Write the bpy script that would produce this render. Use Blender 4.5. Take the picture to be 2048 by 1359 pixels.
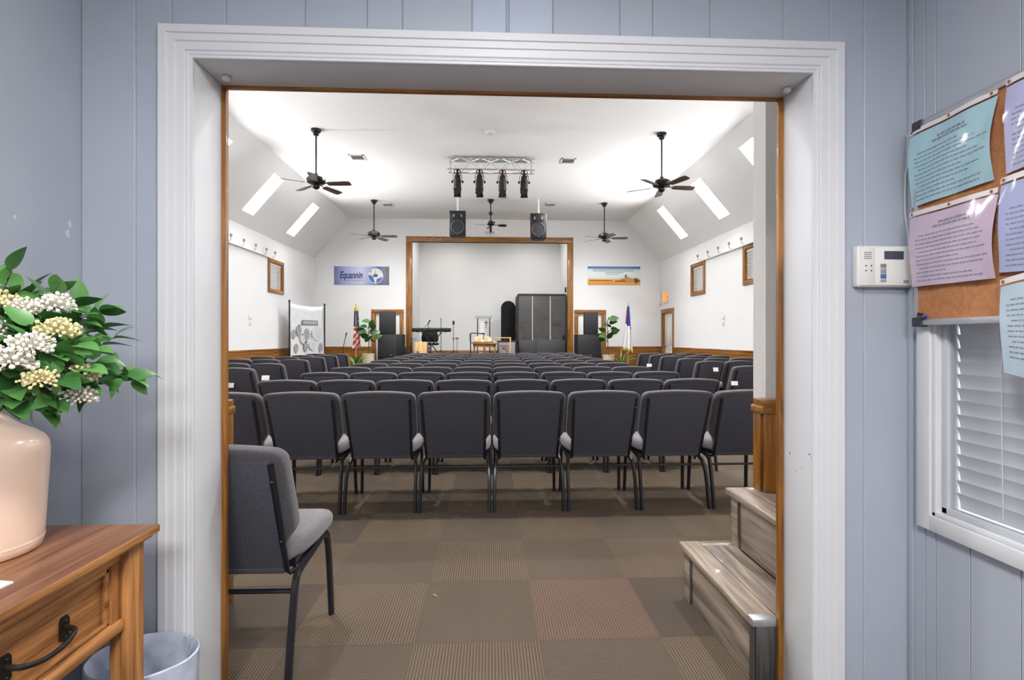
import bpy, bmesh, math, random
from math import sin, cos, tan, pi, radians, sqrt, atan2
from mathutils import Vector, Matrix
random.seed(7)
sc = bpy.context.scene
C = sc.collection
for o in list(bpy.data.objects): bpy.data.objects.remove(o)

# ------------------------------------------------------------------ camera, world, lights, exposure
YAW = radians(2.54); FPX = 993.0; EYE = 1.22; HORIZON = 676.0
cd = bpy.data.cameras.new('camera'); cam = bpy.data.objects.new('camera', cd); C.objects.link(cam)
cd.sensor_width = 36; cd.lens = FPX / 2048 * 36; cd.shift_y = -3.5 / 2048; cd.clip_start = .02
cam.location = (0, 0, EYE); cam.rotation_euler = (pi / 2, 0, -YAW)
sc.camera = cam
w = bpy.data.worlds.new('sky'); sc.world = w; w.use_nodes = True
w.node_tree.nodes['Background'].inputs[0].default_value = (.86, .92, 1, 1)
w.node_tree.nodes['Background'].inputs[1].default_value = 2.0
sc.view_settings.view_transform = 'Standard'; sc.view_settings.look = 'None'
sc.view_settings.gamma = 1; sc.view_settings.use_curve_mapping = False
sc.view_settings.exposure = 1.3

def lamp(name, kind, loc, energy, color=(1, 1, 1), size=.3, size_y=None, rot=(0, 0, 0), spot=None, aim=None):
    l = bpy.data.lights.new(name, kind); o = bpy.data.objects.new(name, l); C.objects.link(o)
    l.energy = energy; l.color = color; o.location = loc; o.rotation_euler = rot
    if kind == 'AREA':
        l.size = size
        if size_y: l.shape = 'RECTANGLE'; l.size_y = size_y
    else: l.shadow_soft_size = size
    if spot: l.spot_size = spot; l.spot_blend = 1
    if aim is not None: o.rotation_euler = (Vector(aim) - Vector(loc)).to_track_quat('-Z', 'Y').to_euler()
    return o
FOYER_W = 18.5
lamp('foyer_lamp_and_fill', 'AREA', (.05, .25, 2.44), FOYER_W * .75, (1, .975, .95), .34, .34)
lamp('foyer_lamp_and_fill', 'AREA', (.05, -1.3, 2.44), FOYER_W * 2.0, (1, .985, .965), .8, .8)  # rear fill, added out of view to even out the foyer walls
lamp('neighbour_fill', 'AREA', (2.0, .7, 2.3), 12, (1, .98, .95), .5, .5)  # fill light added behind the window to brighten the blind
for x in (-1.3, 1.3): lamp('alcove_fill', 'AREA', (x, 15.9, 4.53), 7.6, (1, .98, .95), .5, .5)  # unseen fill lights added to brighten the dark alcove
# fill spots added along the hall ceiling; no lamps hang there
HALL_W = 150
for y in (3.6, 6.6, 9.6, 12.6):
    for x in (-1.9, 1.9):
        lamp('hall_fill', 'SPOT', (x, y, 4.84), HALL_W * (.95 if y < 4 else (2.6 if y > 12 else .9)), (.98, .99, 1), .10 if y < 12 else .3, spot=radians(165))
RAIL_Z = 3.17
UPL = [(-1, y) for y in (10.28, 10.81, 11.35, 11.88, 12.35)] + [(1, y) for y in (12.38, 11.8, 11.25, 10.72, 10.18, 9.65)]
UPH = [(s, y) for s in (-1, 1) for y in (3.3, 4.7, 6.1, 7.5, 8.9)]
UP_W = 60
for s, y in UPL + UPH:
    e = UP_W if (s, y) in UPL else UP_W * (1.25 if y < 7 else .95)
    if s > 0 and y < 9.2 and y > 8: e *= .6
    lamp('uplight', 'SPOT', (s * 5.10, y, RAIL_Z + .17), e, (.98, .99, 1), .03, spot=radians(82), aim=(s * 2.1, y, 5.1))

# ------------------------------------------------------------------ projection helpers (real planes at real distances)
def ray(px, py):
    r = (px - 1024) / FPX; u = -(py - HORIZON) / FPX
    return Vector((r * cos(YAW) + sin(YAW), -r * sin(YAW) + cos(YAW), u))
def at_y(px, py, y):
    v = ray(px, py); t = y / v.y; return Vector((v.x * t, y, EYE + v.z * t))
def at_x(px, py, x):
    v = ray(px, py); t = x / v.x; return Vector((x, v.y * t, EYE + v.z * t))
def at_z(px, py, z):
    v = ray(px, py); t = (z - EYE) / v.z; return Vector((v.x * t, v.y * t, z))

# ------------------------------------------------------------------ materials
def lin(c): 
    return tuple(((x / 255) / 12.92 if x / 255 <= .04045 else ((x / 255 + .055) / 1.055) ** 2.4) for x in c)
MATS = {}
def mat(name, rgb, rough=.5, metal=0, noise=0, scale=8, bump=0, bscale=60, emit=0, coat=0, stretch=None, spec=.5, detail=4):
    if name in MATS: return MATS[name]
    m = bpy.data.materials.new(name); m.use_nodes = True; nt = m.node_tree; N = nt.nodes; L = nt.links
    b = N['Principled BSDF']; c = lin(rgb)
    b.inputs['Base Color'].default_value = (*c, 1); b.inputs['Roughness'].default_value = rough
    b.inputs['Metallic'].default_value = metal; b.inputs['Specular IOR Level'].default_value = spec
    if coat: b.inputs['Coat Weight'].default_value = coat; b.inputs['Coat Roughness'].default_value = .15
    if emit:
        b.inputs['Emission Color'].default_value = (*c, 1); b.inputs['Emission Strength'].default_value = emit
    if noise or bump:
        tc = N.new('ShaderNodeTexCoord'); mp = N.new('ShaderNodeMapping'); L.new(tc.outputs['Object'], mp.inputs[0])
        if stretch: mp.inputs['Scale'].default_value = stretch
    if noise:
        n = N.new('ShaderNodeTexNoise'); n.inputs['Scale'].default_value = scale; n.inputs['Detail'].default_value = detail
        L.new(mp.outputs[0], n.inputs['Vector'])
        r = N.new('ShaderNodeValToRGB'); r.color_ramp.elements[0].position = .3; r.color_ramp.elements[1].position = .7
        r.color_ramp.elements[0].color = (*[x * (1 - noise) for x in c], 1); r.color_ramp.elements[1].color = (*[min(1, x * (1 + noise)) for x in c], 1)
        L.new(n.outputs['Fac'], r.inputs[0]); L.new(r.outputs[0], b.inputs['Base Color'])
    if bump:
        n2 = N.new('ShaderNodeTexNoise'); n2.inputs['Scale'].default_value = bscale; n2.inputs['Detail'].default_value = 3
        L.new(mp.outputs[0], n2.inputs['Vector'])
        bp = N.new('ShaderNodeBump'); bp.inputs['Strength'].default_value = bump; bp.inputs['Distance'].default_value = .004
        L.new(n2.outputs['Fac'], bp.inputs['Height']); L.new(bp.outputs[0], b.inputs['Normal'])
    MATS[name] = m; return m
def wood(name, dark, light, axis='x', rough=.38, coat=.2, s=1.0, bump=.15, fine=1.0):
    """streaky grain running along one axis, with knots and fine pores"""
    if name in MATS: return MATS[name]
    m = bpy.data.materials.new(name); m.use_nodes = True; nt = m.node_tree; N = nt.nodes; L = nt.links
    b = N['Principled BSDF']; b.inputs['Roughness'].default_value = rough; b.inputs['Coat Weight'].default_value = coat
    tc = N.new('ShaderNodeTexCoord'); mp = N.new('ShaderNodeMapping'); L.new(tc.outputs['Object'], mp.inputs[0])
    sc_ = [14 * s] * 3; sc_['xyz'.index(axis)] = 1.3 * s; mp.inputs['Scale'].default_value = sc_
    n = N.new('ShaderNodeTexNoise'); n.inputs['Scale'].default_value = 1.6; n.inputs['Detail'].default_value = 6; n.inputs['Distortion'].default_value = .9
    L.new(mp.outputs[0], n.inputs['Vector'])
    mp2 = N.new('ShaderNodeMapping'); L.new(tc.outputs['Object'], mp2.inputs[0])
    s2 = [160 * s * fine] * 3; s2['xyz'.index(axis)] = 5 * s; mp2.inputs['Scale'].default_value = s2
    n2 = N.new('ShaderNodeTexNoise'); n2.inputs['Scale'].default_value = 1; n2.inputs['Detail'].default_value = 2; L.new(mp2.outputs[0], n2.inputs['Vector'])
    mx = N.new('ShaderNodeMath'); mx.operation = 'MULTIPLY_ADD'; mx.inputs[1].default_value = .35; L.new(n2.outputs['Fac'], mx.inputs[0]); L.new(n.outputs['Fac'], mx.inputs[2])
    r = N.new('ShaderNodeValToRGB'); r.color_ramp.elements[0].position = .48; r.color_ramp.elements[1].position = .86
    r.color_ramp.elements[0].color = (*lin(dark), 1); r.color_ramp.elements[1].color = (*lin(light), 1)
    L.new(mx.outputs[0], r.inputs[0]); L.new(r.outputs[0], b.inputs['Base Color'])
    bp = N.new('ShaderNodeBump'); bp.inputs['Strength'].default_value = bump; bp.inputs['Distance'].default_value = .003
    L.new(mx.outputs[0], bp.inputs['Height']); L.new(bp.outputs[0], b.inputs['Normal'])
    MATS[name] = m; return m
def fabric(name, rgb, sheen=.3, amt=.22, rough=.95, scale=1.0):
    if name in MATS: return MATS[name]
    m = mat(name, rgb, rough); nt = m.node_tree; N = nt.nodes; L = nt.links; b = N['Principled BSDF']
    b.inputs['Sheen Weight'].default_value = sheen; b.inputs['Sheen Roughness'].default_value = .5
    b.inputs['Specular IOR Level'].default_value = .15
    tc = N.new('ShaderNodeTexCoord'); c = lin(rgb); last = None
    for st in ((90, 90, 420), (420, 90, 90)):
        mp = N.new('ShaderNodeMapping'); mp.inputs['Scale'].default_value = [v * scale for v in st]; L.new(tc.outputs['Object'], mp.inputs[0])
        n = N.new('ShaderNodeTexNoise'); n.inputs['Scale'].default_value = 1; n.inputs['Detail'].default_value = 2; L.new(mp.outputs[0], n.inputs['Vector'])
        if last is None: last = n
        else:
            a = N.new('ShaderNodeMath'); a.operation = 'ADD'; L.new(last.outputs['Fac'], a.inputs[0]); L.new(n.outputs['Fac'], a.inputs[1])
    h = N.new('ShaderNodeMath'); h.operation = 'MULTIPLY'; h.inputs[1].default_value = .5; L.new(a.outputs[0], h.inputs[0])
    r = N.new('ShaderNodeValToRGB'); r.color_ramp.elements[0].position = .35; r.color_ramp.elements[1].position = .65
    r.color_ramp.elements[0].color = (*[x * (1 - amt) for x in c], 1); r.color_ramp.elements[1].color = (*[x * (1 + amt) for x in c], 1)
    L.new(h.outputs[0], r.inputs[0]); L.new(r.outputs[0], b.inputs['Base Color'])
    bp = N.new('ShaderNodeBump'); bp.inputs['Strength'].default_value = .25; bp.inputs['Distance'].default_value = .002
    L.new(h.outputs[0], bp.inputs['Height']); L.new(bp.outputs[0], b.inputs['Normal'])
    return m
def carpet(name, a, b_, ribs=1.0):
    m = bpy.data.materials.new(name); m.use_nodes = True; nt = m.node_tree; N = nt.nodes; L = nt.links
    b = N['Principled BSDF']; b.inputs['Roughness'].default_value = 1; b.inputs['Specular IOR Level'].default_value = .08
    tc = N.new('ShaderNodeTexCoord'); wv = N.new('ShaderNodeTexWave'); wv.inputs['Scale'].default_value = 26; wv.inputs['Distortion'].default_value = .5
    wv.inputs['Detail'].default_value = 3; wv.inputs['Detail Scale'].default_value = 1.2; L.new(tc.outputs['Object'], wv.inputs['Vector'])
    n = N.new('ShaderNodeTexNoise'); n.inputs['Scale'].default_value = 170; n.inputs['Detail'].default_value = 3; L.new(tc.outputs['Object'], n.inputs['Vector'])
    mpn = N.new('ShaderNodeTexNoise'); mpn.inputs['Scale'].default_value = 1.1; mpn.inputs['Detail'].default_value = 5
    geo = N.new('ShaderNodeNewGeometry'); L.new(geo.outputs['Position'], mpn.inputs['Vector'])
    ma = N.new('ShaderNodeMath'); ma.operation = 'MULTIPLY_ADD'; ma.inputs[1].default_value = .42 * ribs; L.new(wv.outputs['Fac'], ma.inputs[0])
    mb = N.new('ShaderNodeMath'); mb.operation = 'MULTIPLY_ADD'; mb.inputs[1].default_value = .5; L.new(n.outputs['Fac'], mb.inputs[0])
    mc = N.new('ShaderNodeMath'); mc.operation = 'MULTIPLY'; mc.inputs[1].default_value = .38; L.new(mpn.outputs['Fac'], mc.inputs[0]); L.new(mc.outputs[0], mb.inputs[2]); L.new(mb.outputs[0], ma.inputs[2])
    r = N.new('ShaderNodeValToRGB'); r.color_ramp.elements[0].position = .25; r.color_ramp.elements[1].position = .95
    r.color_ramp.elements[0].color = (*lin(a), 1); r.color_ramp.elements[1].color = (*lin(b_), 1)
    L.new(ma.outputs[0], r.inputs[0]); L.new(r.outputs[0], b.inputs['Base Color'])
    bp = N.new('ShaderNodeBump'); bp.inputs['Strength'].default_value = .5 * ribs; bp.inputs['Distance'].default_value = .004
    L.new(ma.outputs[0], bp.inputs['Height']); L.new(bp.outputs[0], b.inputs['Normal'])
    return m
def glass(name, tint, refl_rough=.03, fres=1.5, minref=.0, k=1.0):
    m = bpy.data.materials.new(name); m.use_nodes = True; nt = m.node_tree; N = nt.nodes; L = nt.links
    N.remove(N['Principled BSDF']); out = N['Material Output']
    t = N.new('ShaderNodeBsdfTransparent'); t.inputs[0].default_value = (*tint, 1)
    g = N.new('ShaderNodeBsdfGlossy'); g.inputs['Roughness'].default_value = refl_rough
    lw = N.new('ShaderNodeLayerWeight'); lw.inputs[0].default_value = .5; f = N.new('ShaderNodeMath'); f.operation = 'POWER'; f.inputs[1].default_value = 4.0; L.new(lw.outputs['Facing'], f.inputs[0])
    ad = N.new('ShaderNodeMath'); ad.operation = 'MULTIPLY_ADD'; ad.use_clamp = True; ad.inputs[1].default_value = k; ad.inputs[2].default_value = minref; L.new(f.outputs[0], ad.inputs[0])
    mx = N.new('ShaderNodeMixShader'); L.new(ad.outputs[0], mx.inputs[0]); L.new(t.outputs[0], mx.inputs[1]); L.new(g.outputs[0], mx.inputs[2])
    L.new(mx.outputs[0], out.inputs[0]); MATS[name] = m; return m

M_BLUE = mat('blue_grey_paint', (171, 178, 190), .36, noise=.035, scale=2.5, bump=.12, bscale=45, spec=.4)
M_BLUE2 = mat('blue_grey_paint_lighter', (178, 188, 204), .36, noise=.05, scale=3, bump=.08, bscale=30, spec=.4)
M_TRIM = mat('white_trim_paint', (217, 218, 221), .4, noise=.02, scale=4, bump=.05, bscale=30)
M_WALL = mat('hall_wall_paint', (231, 231, 230), .85, noise=.012, scale=1.3, bump=.5, bscale=110)
M_CEIL = mat('hall_ceiling_paint', (233, 232, 230), .95, noise=.01, scale=.8, bump=.3, bscale=90)
M_WOODX = wood('stained_pine_x', (102, 60, 14), (172, 114, 42), 'x')
M_WOODY = wood('stained_pine_y', (102, 60, 14), (172, 114, 42), 'y')
M_WOODZ = wood('stained_pine_z', (102, 60, 14), (172, 114, 42), 'z')
M_TTOP = wood('table_top_wood', (104, 62, 40), (166, 116, 82), 'y', .38, .15, .8, .35)
M_TBLY = wood('table_wood_y', (112, 66, 32), (206, 146, 86), 'y', .5, .1, 1.2, .35)
M_TBLZ = wood('table_wood_z', (112, 66, 32), (200, 140, 80), 'z', .5, .1, 1.2, .35)
M_STEP = wood('weathered_step_wood', (98, 86, 77), (176, 160, 144), 'y', .5, .08, .9, .15)
M_STEPN = wood('weathered_nosing_wood', (118, 104, 92), (186, 166, 147), 'y', .42, .12, .9, .1)
M_ALU = mat('brushed_aluminium', (205, 206, 208), .42, .85, noise=.06, scale=20)
M_SILV = mat('silver_metal', (150, 150, 152), .28, 1)
M_BLACK = mat('black_powder_coat', (22, 22, 25), .35, noise=.1, scale=30)
M_LEG = mat('charcoal_leg_enamel', (30, 32, 38), .28, noise=.1, scale=20)
M_FANM = mat('dark_bronze_metal', (26, 24, 24), .35, .4)
M_BLADE = wood('walnut_blade', (48, 30, 24), (96, 66, 54), 'x', .4, .2, 1.5)
M_SEATF = fabric('seat_fabric_lit', (120, 115, 119), .3)  # same fabric as the chair backs, coloured lighter as if lit
M_BACKF = fabric('back_fabric_shaded', (74, 74, 83), .12)  # same fabric as the seats, shade of the rear side put into colour
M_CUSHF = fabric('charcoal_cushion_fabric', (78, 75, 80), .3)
M_WHITE = mat('white_plastic', (226, 226, 222), .4)
M_PAPER = mat('white_paper', (235, 235, 232), .8)
M_DARK = mat('near_black', (12, 12, 14), .5)
M_SPK = mat('black_speaker_shell', (15, 15, 17), .55, noise=.2, scale=60, bump=.2, bscale=300)
M_MESH = mat('grey_speaker_grille', (36, 36, 38), .6, noise=.3, scale=160, bump=.4, bscale=500)
M_CORK = mat('cork', (178, 120, 78), .9, noise=.16, scale=70, bump=.5, bscale=200, detail=6)
M_SKY = mat('skylight_glow', (255, 255, 255), .5, emit=12)
M_PANE = mat('daylit_blind_pane', (120, 124, 132), .5, emit=.5)
M_INK = mat('grey_ink', (98, 100, 112), .8)
M_CREAM = mat('cream_ceramic', (222, 206, 180), .5, noise=.06, scale=12)

# ------------------------------------------------------------------ mesh helpers
class MB:
    def __init__(s): s.v = []; s.f = []; s.mi = []; s.sm = True
    def add(s, vs, fs, mi=0):
        b = len(s.v); s.v += [tuple(v) for v in vs]; s.f += [tuple(i + b for i in f) for f in fs]; s.mi += [mi] * len(fs); return s
    def box(s, x0, x1, y0, y1, z0, z1, mi=0):
        if x0 > x1: x0, x1 = x1, x0
        if y0 > y1: y0, y1 = y1, y0
        if z0 > z1: z0, z1 = z1, z0
        return s.add([(x0, y0, z0), (x1, y0, z0), (x1, y1, z0), (x0, y1, z0), (x0, y0, z1), (x1, y0, z1), (x1, y1, z1), (x0, y1, z1)],
                     [(0, 3, 2, 1), (4, 5, 6, 7), (0, 1, 5, 4), (1, 2, 6, 5), (2, 3, 7, 6), (3, 0, 4, 7)], mi)
    def tube(s, path, r, n=8, ry=None, cap=True, up=(0, 0, 1), mi=0, sq=1.0):
        """sweep an ellipse (r across, ry along the up-ish side) along path; r may be a list"""
        P = [Vector(p) for p in path]; vs = []; fs = []
        for i, p in enumerate(P):
            t = (P[min(i + 1, len(P) - 1)] - P[max(i - 1, 0)]).normalized()
            u = Vector(up); 
            if abs(t.dot(u)) > .95: u = Vector((1, 0, 0))
            a = t.cross(u).normalized(); b = a.cross(t).normalized()
            ri = r[i] if isinstance(r, (list, tuple)) else r; rj = ry if ry is not None else ri
            for k in range(n):
                q = 2 * pi * k / n; cq, sq_ = cos(q + (pi / n if sq < 1 else 0)), sin(q + (pi / n if sq < 1 else 0)); vs.append(p + a * math.copysign(abs(cq) ** sq, cq) * ri + b * math.copysign(abs(sq_) ** sq, sq_) * rj)
        for i in range(len(P) - 1):
            for k in range(n):
                k2 = (k + 1) % n; fs.append((i * n + k, i * n + k2, (i + 1) * n + k2, (i + 1) * n + k))
        if cap: fs.append(tuple(range(n))[::-1]); fs.append(tuple((len(P) - 1) * n + k for k in range(n)))
        return s.add(vs, fs, mi)
    def cyl(s, p, q, r, n=12, r2=None, mi=0):
        return s.tube([p, q], [r, r if r2 is None else r2], n, mi=mi)
    def lathe(s, prof, c=(0, 0, 0), n=20, axis='z', cap=True, mi=0):
        """prof: (radius, height) pairs"""
        vs = []; fs = []
        for r, h in prof:
            for k in range(n):
                q = 2 * pi * k / n; a, b = r * cos(q), r * sin(q)
                p = {'z': (a, b, h), 'y': (a, h, b), 'x': (h, a, b)}[axis]
                vs.append((p[0] + c[0], p[1] + c[1], p[2] + c[2]))
        for i in range(len(prof) - 1):
            for k in range(n):
                k2 = (k + 1) % n; fs.append((i * n + k, i * n + k2, (i + 1) * n + k2, (i + 1) * n + k))
        if cap: fs.append(tuple(range(n))[::-1]); fs.append(tuple((len(prof) - 1) * n + k for k in range(n)))
        return s.add(vs, fs, mi)
    def prism(s, pts, axis, d0, d1, mi=0):
        """polygon pts (a,b) extruded along axis from d0 to d1.  axis y: (x,z); x: (y,z); z: (x,y)"""
        f = {'y': lambda a, b, d: (a, d, b), 'x': lambda a, b, d: (d, a, b), 'z': lambda a, b, d: (a, b, d)}[axis]
        n = len(pts); vs = [f(a, b, d0) for a, b in pts] + [f(a, b, d1) for a, b in pts]
        fs = [tuple(range(n))[::-1], tuple(range(n, 2 * n))] + [(k, (k + 1) % n, n + (k + 1) % n, n + k) for k in range(n)]
        return s.add(vs, fs, mi)
    def quad(s, a, b, c, d, mi=0): return s.add([a, b, c, d], [(0, 1, 2, 3)], mi)
    def ball(s, c, r, n=10, sq=(1, 1, 1), mi=0):
        prof = [(max(1e-4, r * sin(pi * i / n)), -r * cos(pi * i / n)) for i in range(n + 1)]
        b = len(s.v); s.lathe(prof, (0, 0, 0), n + 2, mi=mi)
        s.v[b:] = [(x * sq[0] + c[0], y * sq[1] + c[1], z * sq[2] + c[2]) for x, y, z in s.v[b:]]
        return s
    def xf(s, M, start=0):
        s.v[start:] = [tuple(M @ Vector(v)) for v in s.v[start:]]; return s
    def mesh(s, name, mats, bev=0, seg=2, off=(0, 0, 0), ang=35, deform=None):
        me = bpy.data.meshes.new(name)
        me.from_pydata([(v[0] - off[0], v[1] - off[1], v[2] - off[2]) for v in s.v], [], s.f)
        for i, p in enumerate(me.polygons): p.material_index = s.mi[i]
        bm = bmesh.new(); bm.from_mesh(me); bmesh.ops.recalc_face_normals(bm, faces=bm.faces)
        if bev:
            es = [e for e in bm.edges if len(e.link_faces) == 2 and e.calc_face_angle(0) > radians(30)]
            bmesh.ops.bevel(bm, geom=es, offset=bev, segments=seg, affect='EDGES', clamp_overlap=True, profile=.5)
        if deform:
            for v in bm.verts: v.co = deform(v.co)
        bm.to_mesh(me); bm.free()
        for m in (mats if isinstance(mats, (list, tuple)) else [mats]): me.materials.append(m)
        me.polygons.foreach_set('use_smooth', [True] * len(me.polygons)); me.set_sharp_from_angle(angle=radians(ang))
        return me
def wloc(o):
    v = Vector((0, 0, 0))
    while o is not None: v += o.location; o = o.parent
    return v
def link(name, me, parent=None, loc=(0, 0, 0)):
    o = bpy.data.objects.new(name, me); C.objects.link(o); o.location = loc
    if parent is not None: o.parent = parent
    return o
def part(name, mb, m, parent, world=False, label=None, kind=None, **k):
    off = wloc(parent) if world else (0, 0, 0)
    o = link(name, mb.mesh(name, m, off=off, **k), parent)
    if label: o['label'] = label
    if kind: o['kind'] = kind
    return o
def setp(o, label=None, cat=None, group=None, kind=None):
    if label: o['label'] = label
    if cat: o['category'] = cat
    if group: o['group'] = group
    if kind: o['kind'] = kind
    return o
def thing(name, label, cat, loc=(0, 0, 0), rotz=0, group=None):
    o = link(name, None, None, loc); o.rotation_euler = (0, 0, rotz); o.empty_display_size = .1
    return setp(o, label, cat, group)
def solo(name, mb, m, label, cat, loc=(0, 0, 0), group=None, rotz=0, local=False, **k):
    """a thing that is one mesh; mb in world coordinates unless local"""
    o = link(name, mb.mesh(name, m, off=(0, 0, 0) if local else loc, **k), None, loc); o.rotation_euler = (0, 0, rotz)
    return setp(o, label, cat, group)
def struct(name, mb, m, parent=None, **k):
    o = link(name, mb.mesh(name, m, **k), parent)
    if parent is None: o['kind'] = 'structure'
    return o
def kids(o): return [c for c in bpy.data.objects if c.parent == o]
def dup(root, loc, rotz=0, label=None, group=None, tree=None):
    r = root.copy(); C.objects.link(r); r.location = loc; r.rotation_euler = (0, 0, rotz)
    if label: r['label'] = label
    if group: r['group'] = group
    for ch, gs in tree:
        c = ch.copy(); C.objects.link(c); c.parent = r
        for g in gs:
            d = g.copy(); C.objects.link(d); d.parent = c
    return r
def tree_of(root): return [(c, kids(c)) for c in kids(root)]
ORD = ['zero', 'first', 'second', 'third', 'fourth', 'fifth', 'sixth', 'seventh', 'eighth', 'ninth', 'tenth', 'eleventh']

# ================================================================== STRUCTURE: foyer
WL, WR, WY = -1.19, 1.311, 1.5
OL, OR_, OH = -.87, 1.0, 2.04
struct('floor', MB().box(-5.6, 5.7, -2.6, 17.6, -.12, -.001), carpet('carpet_base', (66, 58, 50), (112, 99, 86)))
floor = bpy.data.objects['floor']
# door wall: slab + panels
wf = MB(); wf.box(WL - .12, OL - .02, WY + .012, 1.638, 0, 2.6).box(OR_ + .02, WR + .12, WY + .012, 1.638, 0, 2.6).box(OL - .02, OR_ + .02, WY + .012, 1.638, OH + .02, 2.6)
wall_front = struct('wall_front', wf, M_BLUE)
gx = [WL, -1.037, -.934, -.778, -.549, -.367, -.262, -.054, .050, .057, .191, .397, .499, .677, .909, 1.057, 1.167, WR]
for a, b in zip(gx[:-1], gx[1:]):
    over = b > OL and a < OR_
    z0 = OH + .025 if over else 0
    m = M_BLUE2 if (a >= -.06 and b <= .2) else M_BLUE
    part('panel', MB().box(a + .0003, b - .0003, WY, WY + .0125, z0, 2.498), m, wall_front, bev=.003, seg=1)
# left foyer wall, rear wall, ceiling
wall_left = struct('wall_left', MB().box(WL - .1, WL - .012, -2.5, WY, 0, 2.6), M_BLUE)
for a, b in [(-2.5, -1.3), (-1.3, -.1), (-.1, .62), (.62, 1.507)]:
    part('panel', MB().box(WL - .013, WL, a + .001, b - .001, 0, 2.498), M_BLUE, wall_left, bev=.001, seg=1)
for px, py, w_, h_ in ((140, 448, .012, .022), (136, 467, .016, .024), (30, 434, .010, .012)):
    q = at_x(px, py, WL); part('paint_patch', MB().prism([(q.y - w_ / 2, q.z), (q.y - w_ * .2, q.z - h_ / 2), (q.y + w_ / 2, q.z - h_ * .3), (q.y + w_ * .2, q.z + h_ * .1), (q.y + w_ * .35, q.z + h_ / 2), (q.y - w_ * .4, q.z + h_ * .35)], 'x', WL - .001, WL + .0004), mat('paint_patch_white', (206, 208, 214), .5), wall_left, label='small pale scuff on the paint')
struct('wall_rear', MB().box(WL - .1, WR + .1, -2.6, -2.5, 0, 2.6), M_BLUE)
struct('ceiling', MB().box(WL - .1, WR + .12, -2.6, WY + .012, 2.5, 2.6), mat('foyer_ceiling_paint', (232, 232, 230), .9))
# right foyer wall with the window opening
WY0, WY1, WZ0, WZ1 = .35, 1.405, .70, 1.62
wr = MB(); X0, X1 = WR + .012, WR + .16
wr.box(X0, X1, -2.5, WY0, 0, 2.6).box(X0, X1, WY1, 1.638, 0, 2.6).box(X0, X1, WY0, WY1, 0, WZ0).box(X0, X1, WY0, WY1, WZ1, 2.6)
wall_right = struct('wall_right', wr, M_BLUE)
py_ = [-2.5, -1.0, WY0]; 
for a, b, z0, z1 in [(-2.5, -1.0, 0, 2.498), (-1.0, WY0, 0, 2.498), (WY0, 1.17, 0, WZ0), (1.17, 1.30, 0, WZ0), (1.30, WY1, 0, WZ0), (WY0, 1.17, WZ1, 2.498), (1.17, WY1, WZ1, 2.498), (WY1, 1.44, 0, 2.498), (1.44, 1.4985, 0, 2.498)]:
    part('panel', MB().box(WR, WR + .0125, a + .001, b - .001, z0, z1), M_BLUE, wall_right, bev=.001, seg=1)
part('corner_strip', MB().box(WR - .006, WR, 1.478, 1.4985, 0, 2.498), M_BLUE, wall_right, bev=.002)
# doorway jamb, casing, hall side wooden casing
tr = link('trim_1', None); tr['kind'] = 'structure'
part('jamb', MB().box(OL - .02, OL, WY - .001, 1.652, 0, OH + .02), M_TRIM, tr, bev=.0015)
rj = part('jamb', MB().box(OR_, OR_ + .02, WY - .001, 1.652, 0, OH + .02), M_TRIM, tr, bev=.0015)
part('head_jamb', MB().box(OL, OR_, WY - .001, 1.652, OH, OH + .02), M_TRIM, tr, bev=.0015)
prof = [(.092, .0), (.092, .019), (.089, .022), (.068, .022), (.0655, .0175), (.0462, .0175), (.0437, .0135), (.022, .0135), (.0185, .009), (.0165, .0105), (.013, .0115), (.0095, .0105), (.008, .008), (.0045, .008), (.003, .0095), (.0005, .0095), (-.001, .007), (-.001, -.002)]
def sweep_u(path_fn, names, mats, parent, bot=0.0):
    # path_fn(u) -> list of 4 (x,z) corners at offset u
    for seg in range(3):
        mb = MB(); vs = []
        for k in (seg, seg + 1):
            for u, v in prof:
                x, z = path_fn(u)[k]; vs.append((x, WY - v, z))
        n = len(prof); fs = [(i, i + 1, n + i + 1, n + i) for i in range(n - 1)] + [(n - 1, 0, n, 2 * n - 1)]
        fs += [tuple(range(n)), tuple(range(n, 2 * n))]
        mb.add(vs, fs); part(names[seg], mb, mats, parent, ang=20)
sweep_u(lambda u: [(OL - u, 0), (OL - u, OH + u), (OR_ + u, OH + u), (OR_ + u, 0)], ['side_casing', 'head_casing', 'side_casing'], M_TRIM, tr)
for px, py in ((452, 152), (1574, 176)):
    p = at_z(px, py, OH); part('knob', MB().lathe([(.004, 0), (.011, -.002), (.013, -.008), (.010, -.014), (.004, -.016)], (p.x, p.y, OH), 14), M_TRIM, tr)
for px, py, w_, h_ in ((1619, 908, .006, .006), (1580, 906, .003, .010), (1592, 941, .003, .004), (1604, 935, .002, .003), (1622, 915, .002, .004)):
    p = at_x(px, py, OR_); part('paint_chip', MB().prism([(p.y - w_ / 2, p.z), (p.y, p.z - h_ / 2), (p.y + w_ / 2, p.z - h_ * .2), (p.y + w_ * .3, p.z + h_ / 2), (p.y - w_ * .3, p.z + h_ * .3)], 'x', OR_ - .0006, OR_ + .001), M_DARK, tr, label='dark chip in the white paint')
tw = link('trim_2', None); tw['kind'] = 'structure'
part('wood_casing', MB().box(OL - .06, OL + .013, 1.652, 1.67, 0, OH - .007), M_WOODZ, tw, bev=.0015)
part('wood_casing', MB().box(OR_ - .016, OR_ + .07, 1.652, 1.67, 0.02, OH - .007), M_WOODZ, tw, bev=.0015)
part('wood_head_casing', MB().box(OL - .06, OR_ + .06, 1.652, 1.67, OH - .007, OH + .08), M_WOODX, tw, bev=.0015)

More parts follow.
